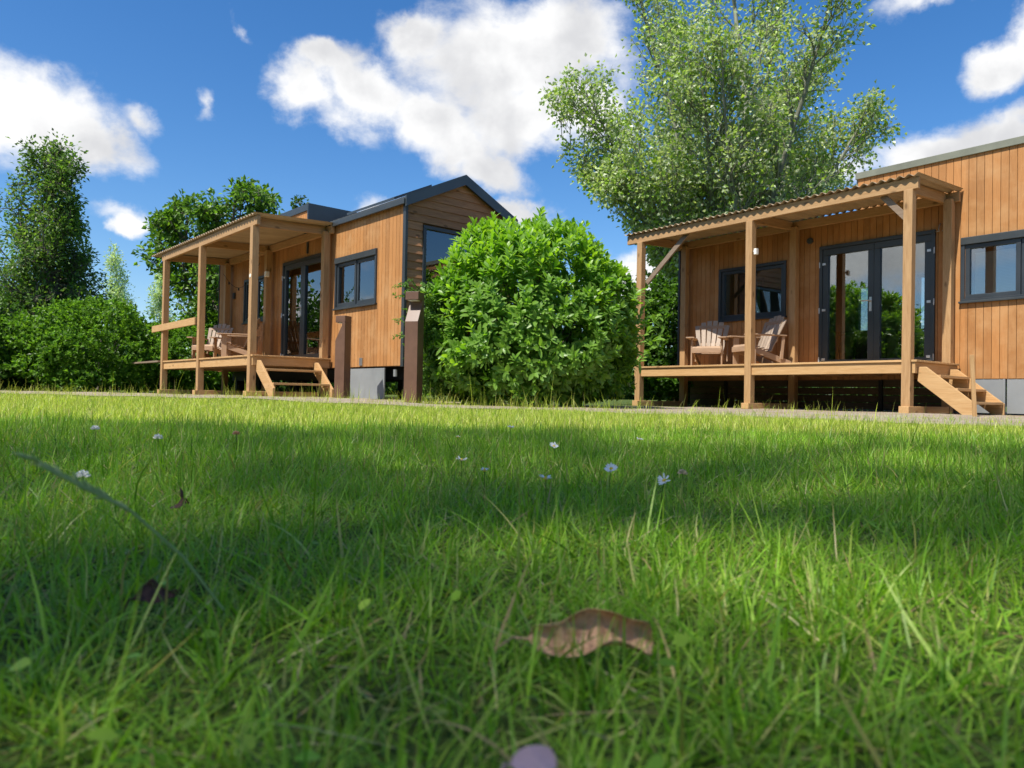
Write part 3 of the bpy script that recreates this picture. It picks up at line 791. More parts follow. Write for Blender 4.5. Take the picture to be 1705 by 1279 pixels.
def tints(n, cols, k, jitter=.18, weights=None):
    cols = np.array(cols, float); j = rng.choice(len(cols), n, p=weights); f = rng.random((n, 1))
    c = cols[j]*(1-f*.5) + cols[rng.choice(len(cols), n, p=weights)]*(f*.5)
    c = c*(1+jitter*rng.standard_normal((n, 1))).clip(.5, 1.6)
    return np.repeat(c, k, 0)

class Tree:
    def __init__(s, seed, inner=9): s.r = np.random.default_rng(seed); s.seg = []; s.tw = []; s.inner = inner
    def branch(s, p, d, length, rad, level, spec, inside):
        """spec[level] = (segments, wobble, up, n_children, child_len, child_angle, start)"""
        nseg, wob, up, nch, clen, cang, st = spec[level]
        pts = [np.array(p, float)]; d = norm(np.array(d, float)); sl = length/nseg; ds = [d]
        for i in range(nseg):
            d = norm(d + wob*s.r.standard_normal(3) + np.array([0, 0, up])); q = pts[-1] + d*sl
            if inside is not None and i > 0 and not inside(q): break
            pts.append(q); ds.append(d)
        m = len(pts)
        if m < 2: return
        r = [rad*(1-.8*i/(m-1)) for i in range(m)]
        s.seg.append((pts, r, level))
        if level >= min(s.inner, len(spec)-2): s.tw.append((np.array(pts), level))
        if level == len(spec)-1: return
        L = (m-1)*sl
        for c in range(nch):
            t = st + (1-st)*(c+s.r.random())/nch; x = t*(m-1); i = min(int(x), m-2); f = x-i
            q = pts[i]*(1-f) + pts[i+1]*f; dd = ds[min(i+1, len(ds)-1)]
            a = norm(np.cross(dd, s.r.standard_normal(3))); ang = R(cang*(.7+.6*s.r.random()))
            nd = dd*math.cos(ang) + a*math.sin(ang)
            s.branch(q, nd, clen*(.6+.7*s.r.random())*(1-.45*t) if level else clen*(.7+.5*s.r.random())*(1-.4*t), rad*(1-.8*t)*.55+.004, level+1, spec, inside)
    def wood_mesh(s, name, mat, parent, minr=.006, n=6):
        V = []; Q = []; base = 0
        for pts, r, lv in s.seg:
            if r[0] < minr: continue
            k = 7 if lv == 0 else (5 if lv == 1 else 4)
            pts = np.array(pts); m = len(pts)
            d = norm(np.gradient(pts, axis=0)); a = norm(np.cross(d, [.31, .12, .94])); c = np.cross(a, d)
            th = np.arange(k)*2*np.pi/k; rr = np.array(r)[:, None, None]
            ring_ = pts[:, None]+(a[:, None]*np.cos(th)[None, :, None]+c[:, None]*np.sin(th)[None, :, None])*rr
            V.append(ring_.reshape(-1, 3)); ii = base+np.arange(m*k).reshape(m, k); jj = np.roll(ii, -1, 1)
            Q.append(np.stack([ii[:-1], jj[:-1], jj[1:], ii[1:]], -1).reshape(-1, 4)); base += m*k
        return fast_mesh(name, np.concatenate(V), [np.concatenate(Q)], mat, parent, smooth=True)
    def leaves(s, name, mat, parent, per_m, ln, wd, spread, cols, hang=.3, filt=None, weights=None, flat=1.0):
        P = []; D = []
        for pts, lv in s.tw:
            seglen = np.linalg.norm(np.diff(pts, axis=0), axis=1); L = seglen.sum()
            n = s.r.poisson(L*per_m*(1 if lv == max(t[1] for t in s.tw[:1]+s.tw[-1:]) else .7))
            if n == 0: continue
            t = s.r.random(n)**.8*(len(pts)-1); i = np.minimum(t.astype(int), len(pts)-2); f = (t-i)[:, None]
            q = pts[i]*(1-f)+pts[i+1]*f
            P.append(q); D.append(pts[i+1]-pts[i])
        P = np.concatenate(P); D = norm(np.concatenate(D)); n = len(P)
        off = s.r.standard_normal((n, 3)); P = P+off*spread
        Dr = norm(D*.5+off*.9+np.array([0, 0, -hang])+.4*s.r.standard_normal((n, 3)))
        Nm = norm(np.array([0, 0, flat])+.75*s.r.standard_normal((n, 3)))
        if filt is not None:
            k = filt(P); P, Dr, Nm = P[k], Dr[k], Nm[k]; n = len(P)
        v, f, k = leaf_cards(P, Dr, Nm, ln*(.65+.6*s.r.random(n)), wd*(.65+.6*s.r.random(n)))
        return fast_mesh(name, v, [f], mat, parent, tint=tints(n, cols, k, weights=weights))

def interp(z, tab): return np.interp(z, [t[0] for t in tab], [t[1] for t in tab])
def envelope(cx, cy, left, right, depth=1.0, seed=0, rough=.12):
    r = np.random.default_rng(seed); ph = r.random(6)*6.28
    def inside(q):
        dx, dy, z = q[0]-cx, q[1]-cy, q[2]
        th = math.atan2(dy, dx)
        l, rr = interp(z, left), interp(z, right)
        w = (rr if math.cos(th) > 0 else l); mean = (l+rr)/2*depth
        Rd = mean + (w-mean)*math.cos(th)**2
        Rd *= 1+rough*(math.sin(5*th+ph[0]+z*1.7)+math.sin(3*th+ph[1]-z*1.1))
        return dx*dx+dy*dy < Rd*Rd
    return inside

# -- silver-green poplar behind the right house
def poplar():
    cx, cy = 6.95, 24.0
    left = [(3.6, 1.2), (5.2, 2.8), (6.0, 4.0), (7.2, 4.9), (8.9, 5.9), (10.0, 5.3), (10.6, 3.9), (11.8, 3.7), (13, 3.9), (15, 3.2), (17.5, 1.6), (18.5, .1)]
    right = [(3.6, 1.2), (5.2, 2.6), (6.3, 3.2), (7.4, 4.4), (8.6, 4.9), (9.4, 5.0), (10.0, 4.3), (11.2, 4.9), (12.6, 5.5), (14, 5.2), (16, 3.4), (18, 1.2), (18.5, .1)]
    ins = envelope(cx, cy, left, right, .85, 4, .09)
    T = Tree(11); root = empty('poplar_tree', (0, 0, 0), label='large silvery green poplar rising behind the right cabin', cat='tree')
    # several ascending stems from a short bole
    spec = [(14, .04, .012, 20, 2.7, 42, .16), (8, .09, .09, 8, 1.3, 40, .15), (5, .12, .07, 4, .6, 42, .2), (3, .2, .03, 0, 0, 0, 0)]
    T.seg.append(([np.array([cx, cy, -.1]), np.array([cx, cy, 1.6]), np.array([cx, cy, 3.2])], [.38, .30, .26], 0))
    for ang, tilt, L, r in ((0, .10, 13.5, .17), (60, .34, 12, .13), (130, .42, 11, .12), (185, .60, 11, .12), (235, .38, 11.5, .13), (300, .40, 11.5, .13), (350, .66, 9.5, .12), (20, .3, 12.5, .12), (160, .24, 13, .13), (205, .70, 9, .09), (335, .72, 8.5, .09), (270, .6, 9.5, .1), (180, .72, 9.6, .09), (188, .80, 8.6, .08), (174, .86, 8.0, .08), (196, .92, 8.0, .07), (184, .86, 8.5, .08), (186, 1.02, 7, .06), (165, .95, 6.5, .07), (180, 1.0, 6.2, .06), (8, .62, 9, .08), (356, .74, 8, .07), (12, .85, 7.0, .07), (0, .95, 5.5, .06), (215, .95, 6, .07), (320, .9, 6, .07), (150, .8, 7, .07), (40, .75, 7.5, .07), (90, .5, 9, .08)):
        a = R(ang); T.branch((cx+.15*math.cos(a), cy+.15*math.sin(a), 2.6+.5*(tilt < .6)), (math.sin(tilt)*math.cos(a), math.sin(tilt)*math.sin(a), math.cos(tilt)), L, r, 0, spec, ins)
    T.wood_mesh('trunk', M['bark_pale'], root)
    o = T.leaves('crown', M['poplar'], root, 8.5, .14, .12, .12, [(.24, .38, .04), (.33, .47, .07), (.17, .30, .04), (.46, .53, .26)], hang=.55, flat=.15)
    print('poplar leaves', len(o.data.polygons)//2, len(T.seg))
poplar()

def simple_tree(name, cx, cy, z0, top, left, right, seed, trunk_r, spec, cols, ln, wd, per_m, spread, label, bark='bark', depth=1.0, group=None, stems=((0, 0, 1),), rough=.12, filt=None, cat='tree', lmat='leaf'):
    ins = envelope(cx, cy, left, right, depth, seed, rough); T = Tree(seed)
    root = empty(name, (0, 0, 0), label=label, cat=cat, group=group)
    for (sx, sy, sz) in stems:
        T.branch((cx+sx*.1, cy+sy*.1, z0), (sx, sy, sz), top-z0, trunk_r, 0, spec, ins)
    T.wood_mesh('trunk', M[bark], root)
    o = T.leaves('crown', M[lmat], root, per_m, ln, wd, spread, cols, filt=filt)
    print(name, len(o.data.polygons)//2)
    return root
GR = [(.035, .085, .015), (.055, .12, .02), (.025, .065, .015), (.08, .15, .03)]
# -- tall pointed tree at the left edge
simple_tree('leafy_tree', -15.0, 24.0, 0, 8.4, [(0, .4), (.8, 1.6), (2, 2.6), (3.6, 2.2), (5.2, 1.5), (6.4, .9), (7.2, .9), (8.0, .45), (8.4, .2)],
            [(0, .4), (.8, 1.6), (1.8, 1.9), (2.6, 1.9), (3.2, 1.5), (3.8, 1.05), (5.2, .9), (6.0, .7), (7.4, .8), (8.0, .5), (8.4, .2)], 21, .16,
            [(14, .05, .03, 48, 2.6, 66, .06), (7, .12, .03, 9, .8, 45, .1), (4, .2, 0, 4, .35, 45, .1), (2, .2, 0, 0, 0, 0, 0)],
            [(.09, .18, .03), (.13, .24, .04), (.06, .13, .025), (.20, .30, .08)], .14, .08, 17, .11, 'tall pointed dark green tree at the left edge of the photo', rough=.2, stems=((0, 0, 1), (-.18, .1, 1), (.12, -.1, 1)))
# -- broad tree behind the left house
simple_tree('leafy_tree', -8.45, 22.3, 0, 6.4, [(1.0, .9), (2.2, 1.6), (3.4, 2.0), (4.6, 2.0), (5.4, 1.7), (6.1, .9), (6.6, .2)],
            [(1.0, .9), (2.2, 1.5), (3.4, 1.7), (4.6, 2.0), (5.3, 2.2), (5.8, 1.5), (6.1, 1.0), (6.6, .2)], 33, .15,
            [(10, .06, .03, 26, 2.4, 58, .15), (6, .14, .08, 9, .85, 45, .15), (4, .2, .03, 5, .4, 45, .15), (2, .2, 0, 0, 0, 0, 0)],
            [(.08, .175, .02), (.12, .24, .03), (.055, .13, .018), (.17, .30, .045)], .17, .12, 14, .07, 'broad dark green tree showing above the left cabin porch roof', rough=.2, stems=((0, 0, 1), (-.3, -.1, 1), (.28, .1, 1)))
simple_tree('leafy_tree', -6.55, 23.5, 0, 6.2, [(2.5, .5), (4.6, .9), (5.4, .8), (6.1, .5), (6.6, .1)], [(2.5, .5), (4.6, .8), (5.6, .7), (6.0, .5), (6.6, .1)], 35, .07,
            [(9, .07, .03, 14, 1.1, 55, .2), (5, .14, .05, 6, .5, 45, .15), (3, .2, 0, 3, .25, 45, .1), (2, .2, 0, 0, 0, 0, 0)],
            GR, .14, .10, 17, .06, 'small dark tree tip between the porch roof and the flat cabin roof', rough=.2)
# -- two slender pale trees far behind the hedge
for k, (x, y, t) in enumerate(((-21.3, 40.5, 8.7), (-19.6, 41.5, 7.9), (-25.2, 43, 5.2), (-13.6, 33, 4.6))):
    simple_tree('slender_tree', x, y, 0, t, [(0, .6), (2, .9), (t*.75, .8), (t, .15)], [(0, .6), (2, .9), (t*.75, .8), (t, .15)], 50+k, .07,
                [(12, .03, .02, 26, 1.2, 34, .12), (5, .08, .07, 6, .5, 38, .1), (3, .15, .0, 0, 0, 0, 0)],
                [(.45, .55, .36), (.54, .62, .45), (.34, .45, .25)], .16, .07, 75, .14,
                ('taller of the two slender pale trees above the hedge', 'shorter of the two slender pale trees above the hedge', 'low pale young tree beside the tall pointed tree', 'pale young tree seen through the left porch')[k], 'bark_pale', group='slender pale trees behind the hedge')

# -- bushes and hedges: many short shoots over a lumpy dome, leaves all through the outer layers
def bush(name, cx, cy, z0, rx, ry, h, seed, nsh, cols, ln, wd, label, cat='bush', group=None, lpm=7, zc=.42, parent=None, rough=.24, bottom=0.0, layers=((1.0, 1.0), (.86, .6), (.7, .35))):
    r = np.random.default_rng(seed); ph = r.random((8, 3))*6.28; fr = r.normal(0, 2.4, (8, 3))
    P = []; N = []
    for lay, frac in layers:
        n = int(nsh*frac); u = r.random(n); th = r.random(n)*6.2832; cz = 1-u*(1+.85); cz = np.clip(cz, -.9, 1)
        sn = np.sqrt(1-cz**2); d = np.stack([sn*np.cos(th), sn*np.sin(th), cz], 1)
        bumps = 1+rough*np.mean(np.sin(d@fr.T*1.6+ph[:, 0]), 1)*2.2 + .06*r.standard_normal(n)
        hz = np.where(cz > 0, h*(1-zc), h*zc)
        p = np.stack([cx+d[:, 0]*rx*bumps*lay, cy+d[:, 1]*ry*bumps*lay, z0+h*zc+cz*hz*bumps*lay], 1)
        p[:, 2] = np.maximum(p[:, 2], z0+bottom+.05+.15*r.random(n)); P.append(p); N.append(d)
    P = np.concatenate(P); N = np.concatenate(N); n = len(P)
    ax = norm(N*.8+np.array([0, 0, .55])+.35*r.standard_normal((n, 3)))
    q = lpm; PP = np.repeat(P, q, 0); A = np.repeat(ax, q, 0); m = n*q
    a = norm(np.cross(A, r.standard_normal((m, 3)))); tl = r.uniform(.35, 1.25, m)[:, None]
    Dr = A*np.cos(tl)+a*np.sin(tl); PP = PP + A*(r.random((m, 1))*ln*1.1) ; Nm = norm(A*1.0+np.array([0, 0, .6])+.3*r.standard_normal((m, 3)))
    root = empty(name, (0, 0, 0), label=label, cat=cat, group=group) if parent is None else parent
    v, f, k = leaf_cards(PP, Dr, Nm, ln*r.uniform(.6, 1.15, m), wd*r.uniform(.7, 1.15, m))
    fast_mesh('foliage', v, [f], M['leaf'], root, tint=tints(m, cols, k))
    b = MB()
    for i in range(9):
        t = r.random()*6.28; e = r.uniform(.3, .75); b.tube([(cx+.08*math.cos(t), cy+.08*math.sin(t), z0-.05), (cx+rx*e*.4*math.cos(t), cy+ry*e*.4*math.sin(t), z0+h*.35), (cx+rx*e*math.cos(t), cy+ry*e*math.sin(t), z0+h*.72)], [.03, .02, .008], 5)
    b.build('stem', M['bark'], root)
    return root
HG = 'hedge bushes behind the cabins'
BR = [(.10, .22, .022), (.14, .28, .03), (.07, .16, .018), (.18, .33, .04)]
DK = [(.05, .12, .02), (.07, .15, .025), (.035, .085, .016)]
bush('hedge_bush', -11.2, 20.2, 0, 1.9, 1.6, 2.28, 61, 2500, BR, .12, .07, 'rounded bright green hedge bush left of the left porch', group=HG)
bush('hedge_bush', -13.6, 20.6, 0, 1.2, 1.2, 1.55, 62, 900, BR, .12, .07, 'bright green hedge bush below the tall pointed tree', group=HG)
bush('hedge_bush', -15.2, 18.8, 0, 2.2, 1.7, 3.0, 63, 2200, DK+BR[:1], .12, .06, 'dark shrub at the far left edge of the photo', group=HG)
bush('hedge_bush', -13.3, 17.6, 0, .9, .7, .75, 68, 500, DK, .12, .035, 'low weedy clump under the dark shrub at the far left', group=HG)
bush('hedge_bush', -9.0, 21.5, 0, 1.7, 1.4, 2.3, 64, 1700, BR, .12, .07, 'hedge bush right behind the left porch armchairs', group=HG)
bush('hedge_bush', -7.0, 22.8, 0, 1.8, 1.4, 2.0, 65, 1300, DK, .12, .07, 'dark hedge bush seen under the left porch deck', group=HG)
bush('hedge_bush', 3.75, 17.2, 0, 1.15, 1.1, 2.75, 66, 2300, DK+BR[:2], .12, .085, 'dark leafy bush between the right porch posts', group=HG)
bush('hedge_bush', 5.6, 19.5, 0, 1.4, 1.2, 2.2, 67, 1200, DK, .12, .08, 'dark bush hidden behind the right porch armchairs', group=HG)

# -- the round laurel between the two houses
def laurel():
    r = np.random.default_rng(5); cx, cy, z0 = .24, 11.65, 0.0
    a, bb, h, zc = 1.54, 1.45, 2.72, .40
    root = empty('laurel_bush', (0, 0, 0), label='big round glossy laurel bush standing between the two cabins', cat='bush')
    P = []; N = []; top = []
    fr = r.normal(0, 2.2, (9, 3)); ph = r.random(9)*6.28
    for lay, n in ((1.0, 2300), (.9, 1400), (.78, 900), (.62, 450)):
        cz = 1-r.random(n)*1.92; th = r.random(n)*6.2832; sn = np.sqrt(np.clip(1-cz**2, 0, 1))
        d = np.stack([sn*np.cos(th), sn*np.sin(th), cz], 1)
        d2 = d.copy(); d2[:, :2] *= np.where(cz < 0, np.clip(sn, .05, 1)**-.42, 1.0)[:, None]; e = np.sign(d2)*np.abs(d2)**.95; e /= np.maximum(np.linalg.norm(np.abs(e)**1, axis=1)[:, None], 1e-6)**.35
        bump = 1+.042*np.sum(np.sin(d@fr.T*1.9+ph), 1)/2 + .032*r.standard_normal(n)*np.where(r.random(n) < .15, 2.2, .7)
        hz = np.where(cz > 0, h*(1-zc)*(1+.05*np.clip(cz, 0, 1)**4), h*zc)
        p = np.stack([cx+e[:, 0]*a*bump*lay, cy+e[:, 1]*bb*bump*lay, z0+h*zc+e[:, 2]*hz*bump*lay], 1)
        # leave some dark openings in the outer layers
        hole = np.sin(d@np.array([9, 4, 7.])+1)+np.sin(d@np.array([-5, 8, 11.])+2)+np.sin(d@np.array([12., -7, 3]))
        keep = (p[:, 2] > .10) & ~((hole < -1.05) & (lay > .7)); p = p[keep]; d = d[keep]
        P.append(p); N.append(d); top.append(np.full(len(p), lay))
    P = np.concatenate(P); N = np.concatenate(N); lay = np.concatenate(top); n = len(P)
    up = np.clip(.55+.5*N[:, 2:3], .2, 1.2)
    ax = norm(N*.75+np.array([0, 0, 1.0])*up+.28*r.standard_normal((n, 3)))
    q = 8; m = n*q; PP = np.repeat(P, q, 0); A = np.repeat(ax, q, 0)
    ref = norm(np.cross(ax, r.standard_normal((n, 3)))); ref2 = np.cross(ax, ref)
    j = np.tile(np.arange(q), n); phi = j*2.4+r.normal(0, .25, m)
    sd = np.repeat(ref, q, 0)*np.cos(phi)[:, None]+np.repeat(ref2, q, 0)*np.sin(phi)[:, None]
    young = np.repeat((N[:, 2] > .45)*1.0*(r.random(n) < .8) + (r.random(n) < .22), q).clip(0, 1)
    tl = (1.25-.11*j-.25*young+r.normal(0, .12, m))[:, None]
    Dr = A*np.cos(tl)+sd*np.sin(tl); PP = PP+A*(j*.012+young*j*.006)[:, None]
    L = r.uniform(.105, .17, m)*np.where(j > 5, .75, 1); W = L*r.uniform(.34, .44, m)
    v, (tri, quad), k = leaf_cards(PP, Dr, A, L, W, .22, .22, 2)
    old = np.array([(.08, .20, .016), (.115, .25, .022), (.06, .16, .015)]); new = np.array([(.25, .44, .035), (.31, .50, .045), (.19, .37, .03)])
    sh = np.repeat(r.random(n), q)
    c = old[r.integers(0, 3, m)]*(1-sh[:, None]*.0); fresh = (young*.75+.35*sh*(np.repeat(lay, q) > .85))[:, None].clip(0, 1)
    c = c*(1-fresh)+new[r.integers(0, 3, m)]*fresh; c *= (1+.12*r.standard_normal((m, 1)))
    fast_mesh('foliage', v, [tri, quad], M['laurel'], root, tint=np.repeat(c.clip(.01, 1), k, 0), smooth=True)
    b = MB()
    for i in range(34):
        t = r.random()*6.28; e = r.uniform(.35, .85); zt = r.uniform(.5, .95)*h
        b.tube([(cx+.15*math.cos(t), cy+.15*math.sin(t), z0-.05), (cx+a*e*.35*math.cos(t), cy+bb*e*.35*math.sin(t), zt*.45), (cx+a*e*math.cos(t)*.8, cy+bb*e*math.sin(t)*.8, zt*.85)], [.035, .022, .008], 5)
    b.build('stem', M['bark'], root)
laurel()
# long loose shoots at its right side and a thin-leaved climber on its left side
def shoots(name, label, cat, pts, cols, ln, wd, mat, seed, step=.05, parent=None):
    r = np.random.default_rng(seed); root = empty(name, (0, 0, 0), label=label, cat=cat); P = []; D = []; A = []; b = MB()
    for line in pts:
        line = np.array(line, float); tt = np.linspace(0, 1, 9)
        cur = np.stack([np.interp(tt*(len(line)-1), range(len(line)), line[:, i]) for i in range(3)], 1)
        cur[1:-1] += r.normal(0, .02, (7, 3)); b.tube([tuple(c) for c in cur], [.008-.0006*i for i in range(9)], 5)
        L = np.linalg.norm(cur[-1]-cur[0]); n = max(3, int(L/step))
        for i in range(n):
            t = (.15+.85*(i+.5)/n)*8; k = min(int(t), 7); f = t-k; p = cur[k]*(1-f)+cur[k+1]*f; d = norm(cur[k+1]-cur[k])
            for sgn in (1, -1):
                s_ = norm(np.cross(d, [0, 0, 1.])+.5*r.standard_normal(3))*sgn
                P.append(p); D.append(norm(d*.5+s_*.9+r.normal(0, .15, 3))); A.append(norm(np.array([0, -.3, 1.])+r.normal(0, .4, 3)))
    n = len(P); v, (tri, quad), k = leaf_cards(np.array(P), np.array(D), np.array(A), ln*r.uniform(.7, 1.2, n), wd*r.uniform(.7, 1.2, n), .2, .25, 2)
    fast_mesh('foliage', v, [tri, quad], M[mat], root, tint=tints(n, cols, k), smooth=True); b.build('stem', M['stem'], root)
YG = [(.15, .29, .03), (.11, .24, .025), (.19, .33, .05)]
r_ = np.random.default_rng(9); lines = []
for i in range(10):
    x = 1.72+r_.random()*.35; y = 10.9+r_.random()*.7; z = r_.uniform(.5, 1.5); lines.append([(x-.35, y, z-.35), (x-.1, y-.05, z-.05), (x+.12, y-.1, z+.12+r_.random()*.2)])
shoots('laurel_shoots', 'loose upright pale green shoots at the right flank of the round bush', 'plant', lines, YG, .16, .055, 'laurel', 4, .06)
lines = []
for i in range(130):
    x = -1.38+r_.random()*.42; y = 10.95+r_.random()*.6; z = r_.uniform(.1, 1.6); lines.append([(x, y, max(.02, z-.25)), (x+r_.normal(0, .08), y-.05, z), (x+r_.normal(-.05, .14), y-.12, z+r_.uniform(0, .22))])
for z, dx in ((1.72, -.40), (1.78, -.30), (1.66, -.22), (1.28, -.34), (1.0, -.36), (1.75, .1), (1.62, -.38)):
    lines.append([(-1.25, 11.0, z-.15), (-1.35+dx*.4, 10.75, z), (-1.32+dx, 10.55, z-.06)])
shoots('climbing_plant', 'thin-leaved climber between the large bollard and the round bush', 'plant', lines, [(.07, .16, .02), (.10, .21, .03), (.14, .27, .05)], .055, .02, 'leaf', 8, .022)

# -- far belt of trees round the plot, seen past the hedges and in the panes
def tree_line():
    r = np.random.default_rng(77); P = []; cl = []
    spots = []
    for i in range(120):
        a = i/120*2*np.pi; rad = 62+8*math.sin(3*a)+r.uniform(-6, 6); x, y = rad*math.sin(a), rad*math.cos(a)
        hh = r.uniform(2.0, 3.2) if abs(math.degrees(math.atan2(x, y))) < 50 else r.uniform(5, 9.5); spots.append((x, y, hh, 5.0))
    for x, y, hh, rr in ((-14, 3, 3.6, 2.5), (-17, 7, 4.2, 2.8), (-18, 11.5, 3.2, 2.4), (-16, -1, 4.4, 2.8), (-13, -6, 5, 3), (-19, 2, 4.6, 3), (-8, -12, 5, 3.2), (-2, -15, 5, 3.2), (4, -15, 4, 3), (10, -13, 5, 3), (15, -8, 4.5, 3), (17, -2, 4, 3), (19, 4, 4, 3)): spots.append((x, y, hh, rr))
    for (x, y, hh, rr) in spots:
        n = int(900 if hh*rr > 16 and rr > 4 else 1900); d = norm(r.standard_normal((n, 3))); rad = .55+.45*r.random((n, 1))**.4
        bump = 1+.12*np.sin(d@np.array([3, 5, 2.])*2+x)[:, None]+.10*np.sin(d@np.array([-4, 2, 6.])*2+y)[:, None]
        p = d*rad*bump*np.array([rr, rr, hh*.55]); p += [x, y, hh*.5]; p = p[p[:, 2] > 0]; P.append(p)
        cl.append(np.full(len(p), 1.0 if rr < 4 else 2.2))
    P = np.concatenate(P); s_ = np.concatenate(cl); n = len(P)
    v, f, k = leaf_cards(P, r.standard_normal((n, 3)), np.array([0, 0, 1.])+.6*r.standard_normal((n, 3)), .30*s_*r.uniform(.6, 1.1, n), .22*s_*r.uniform(.6, 1.1, n))
    tag(fast_mesh('tree_line', v, [f], M['leaf'], None, tint=tints(n, GR, k)), kind='stuff')
tree_line()

# -- tree standing behind the photographer: its crown shades the near lawn
SPOTS = [(.32, .54, -.01), (.22, .70, -.06), (.95, 1.95, .10), (1.1, 2.75, .16), (1.6, 2.65, .14), (.6, 2.75, .10), (1.9, 3.05, .10)]
def shade_filter(P):
    t = P[:, 2]/SUN.z; gx_ = P[:, 0]-SUN.x*t; gy_ = P[:, 1]-SUN.y*t
    edge = 3.15+.16*gx_*np.where(gx_ > 0, 1, .6)*.6+.10*np.sin(gx_*4.1+1)+.06*np.sin(gx_*9.7)
    k = gy_ < edge
    for x, y, r in SPOTS: k &= (gx_-x)**2+(gy_-y)**2 > (r*1.2+.19)**2
    return k
ox, oy = SUN.x/SUN.z*17.0, SUN.y/SUN.z*17.0
def shade_tree():
    cx, cy = ox+.3, oy-.5; r = np.random.default_rng(91)
    T = Tree(91, 1); root = empty('shade_tree', (0, 0, 0), label='leafy tree behind the camera whose crown shades the near lawn', cat='tree')
    tab = [(12.5, 1.2), (13.8, 3.8), (15, 5.2), (17, 5.6), (19, 4.9), (20.5, 2.8), (21.5, .4)]
    ins = envelope(cx, cy, tab, tab, 1.0, 5, .06)
    spec = [(12, .04, .03, 20, 4.9, 66, .6), (8, .08, .05, 9, 1.8, 48, .12), (5, .14, .02, 4, .8, 45, .1), (3, .2, 0, 0, 0, 0, 0)]
    for sx, sy in ((0, 0), (.3, .2), (-.3, .25), (.1, -.35), (.45, -.1), (-.45, -.1)): T.branch((cx, cy, -.1), (sx*.6, sy*.6, 1), 21.5, .30, 0, spec, lambda q: q[2] < 12.6 or ins(q))
    T.seg = [q for q in T.seg if q[2] == 0 or shade_filter(np.array(q[0])).all()]
    T.wood_mesh('trunk', M['bark'], root, .03)
    o = T.leaves('crown', M['shade_leaf'], root, 5.2, .14, .115, .50, [(.08, .17, .02), (.11, .22, .03)], filt=shade_filter); print('shade leaves', len(o.data.polygons)//2, len(T.seg))
shade_tree()

# ------------------------------------------------------------------ lawn
def blades(n, X, Y, L, W, lean, curl, levels, cols, weights=None, z=None, az=None, jitter=.2):
    az = rng.random(n)*2*np.pi if az is None else az
    u = np.stack([np.cos(az), np.sin(az)], 1); tw = az+np.pi/2+rng.normal(0, .5, n); s = np.stack([np.cos(tw), np.sin(tw), rng.normal(0, .25, n)], 1)
    z0 = gz(X, Y)-.002 if z is None else z
    c = np.stack([X, Y, z0], 1); V = []; seg = L/levels
    for i in range(levels+1):
        t = i/levels; w = W*(1-t**1.6)*(.75+.5*min(t*3, .5))
        if i < levels: V += [c-s*(w/2)[:, None], c+s*(w/2)[:, None]]
        else: V.append(c)
        th = np.clip(lean+curl*(t+.5/levels), -2.4, 2.4)
        c = c+np.concatenate([u*(np.sin(th)*seg)[:, None], (np.cos(th)*seg)[:, None]], 1)
    V = np.stack(V, 1); V[:, :, 2] = np.maximum(V[:, :, 2], z0[:, None]+.001)
    k = V.shape[1]; i = np.arange(n)[:, None]*k
    quads = np.concatenate([i+[2*a, 2*a+1, 2*a+3, 2*a+2] for a in range(levels-1)]) if levels > 1 else None
    tri = i+[k-3, k-2, k-1]
    return V.reshape(-1, 3), tri, quads, k, tints(n, cols, k, jitter, weights)
def merge(name, parts, mat, smooth=True):
    V = []; T_ = []; Q = []; C_ = []; b = 0
    for (v, t, q, k, c) in parts:
        V.append(v); T_.append(t+b); C_.append(c); b += len(v)
        if q is not None: Q.append(q+b-len(v))
    return fast_mesh(name, np.concatenate(V), [np.concatenate(T_)]+([np.concatenate(Q)] if Q else []), mat, None, tint=np.concatenate(C_), smooth=smooth)
LG = [(.16, .33, .022), (.21, .39, .03), (.26, .43, .035), (.12, .26, .022), (.33, .47, .05), (.52, .46, .2), (.42, .30, .14)]
LW = [.23, .26, .2, .10, .10, .07, .04]
FG = [(.35, .46, .04), (.45, .54, .07), (.23, .36, .03), (.54, .57, .15), (.60, .54, .24), (.48, .38, .18)]
FW = [.27, .27, .14, .16, .11, .05]
parts = []
def clumpy(x, y, s=1.0):
    return .5+.25*np.sin(x*7.1*s+1.3*np.sin(y*5*s))+.25*np.sin(y*8.3*s+1.1*np.sin(x*6.1*s+2))
def scatter(x0, x1, y0, y1, dens, cond=None, wide=None):
    n = int((x1-x0)*(y1-y0)*dens); X = rng.uniform(x0, x1, n); Y = rng.uniform(y0, y1, n)
    if wide is not None: k = np.abs(X) < wide(Y); X, Y = X[k], Y[k]
    if cond is not None: k = cond(X, Y); X, Y = X[k], Y[k]
    return X, Y
def far_from_cam(X, Y): return (X*X+Y*Y) > .12**2
fov = lambda y: .75*y+1.7
# near turf: short, criss-crossing fine blades
X, Y = scatter(-2.2, 2.2, -.25, 1.25, 24000, far_from_cam, fov); n = len(X); cp = clumpy(X, Y, 1.6)
parts.append(blades(n, X, Y, rng.gamma(5, .0058, n)*(.55+.8*cp), rng.uniform(.0011, .0024, n), rng.uniform(.2, 1.5, n), rng.normal(.2, .9, n), 4, LG, LW))
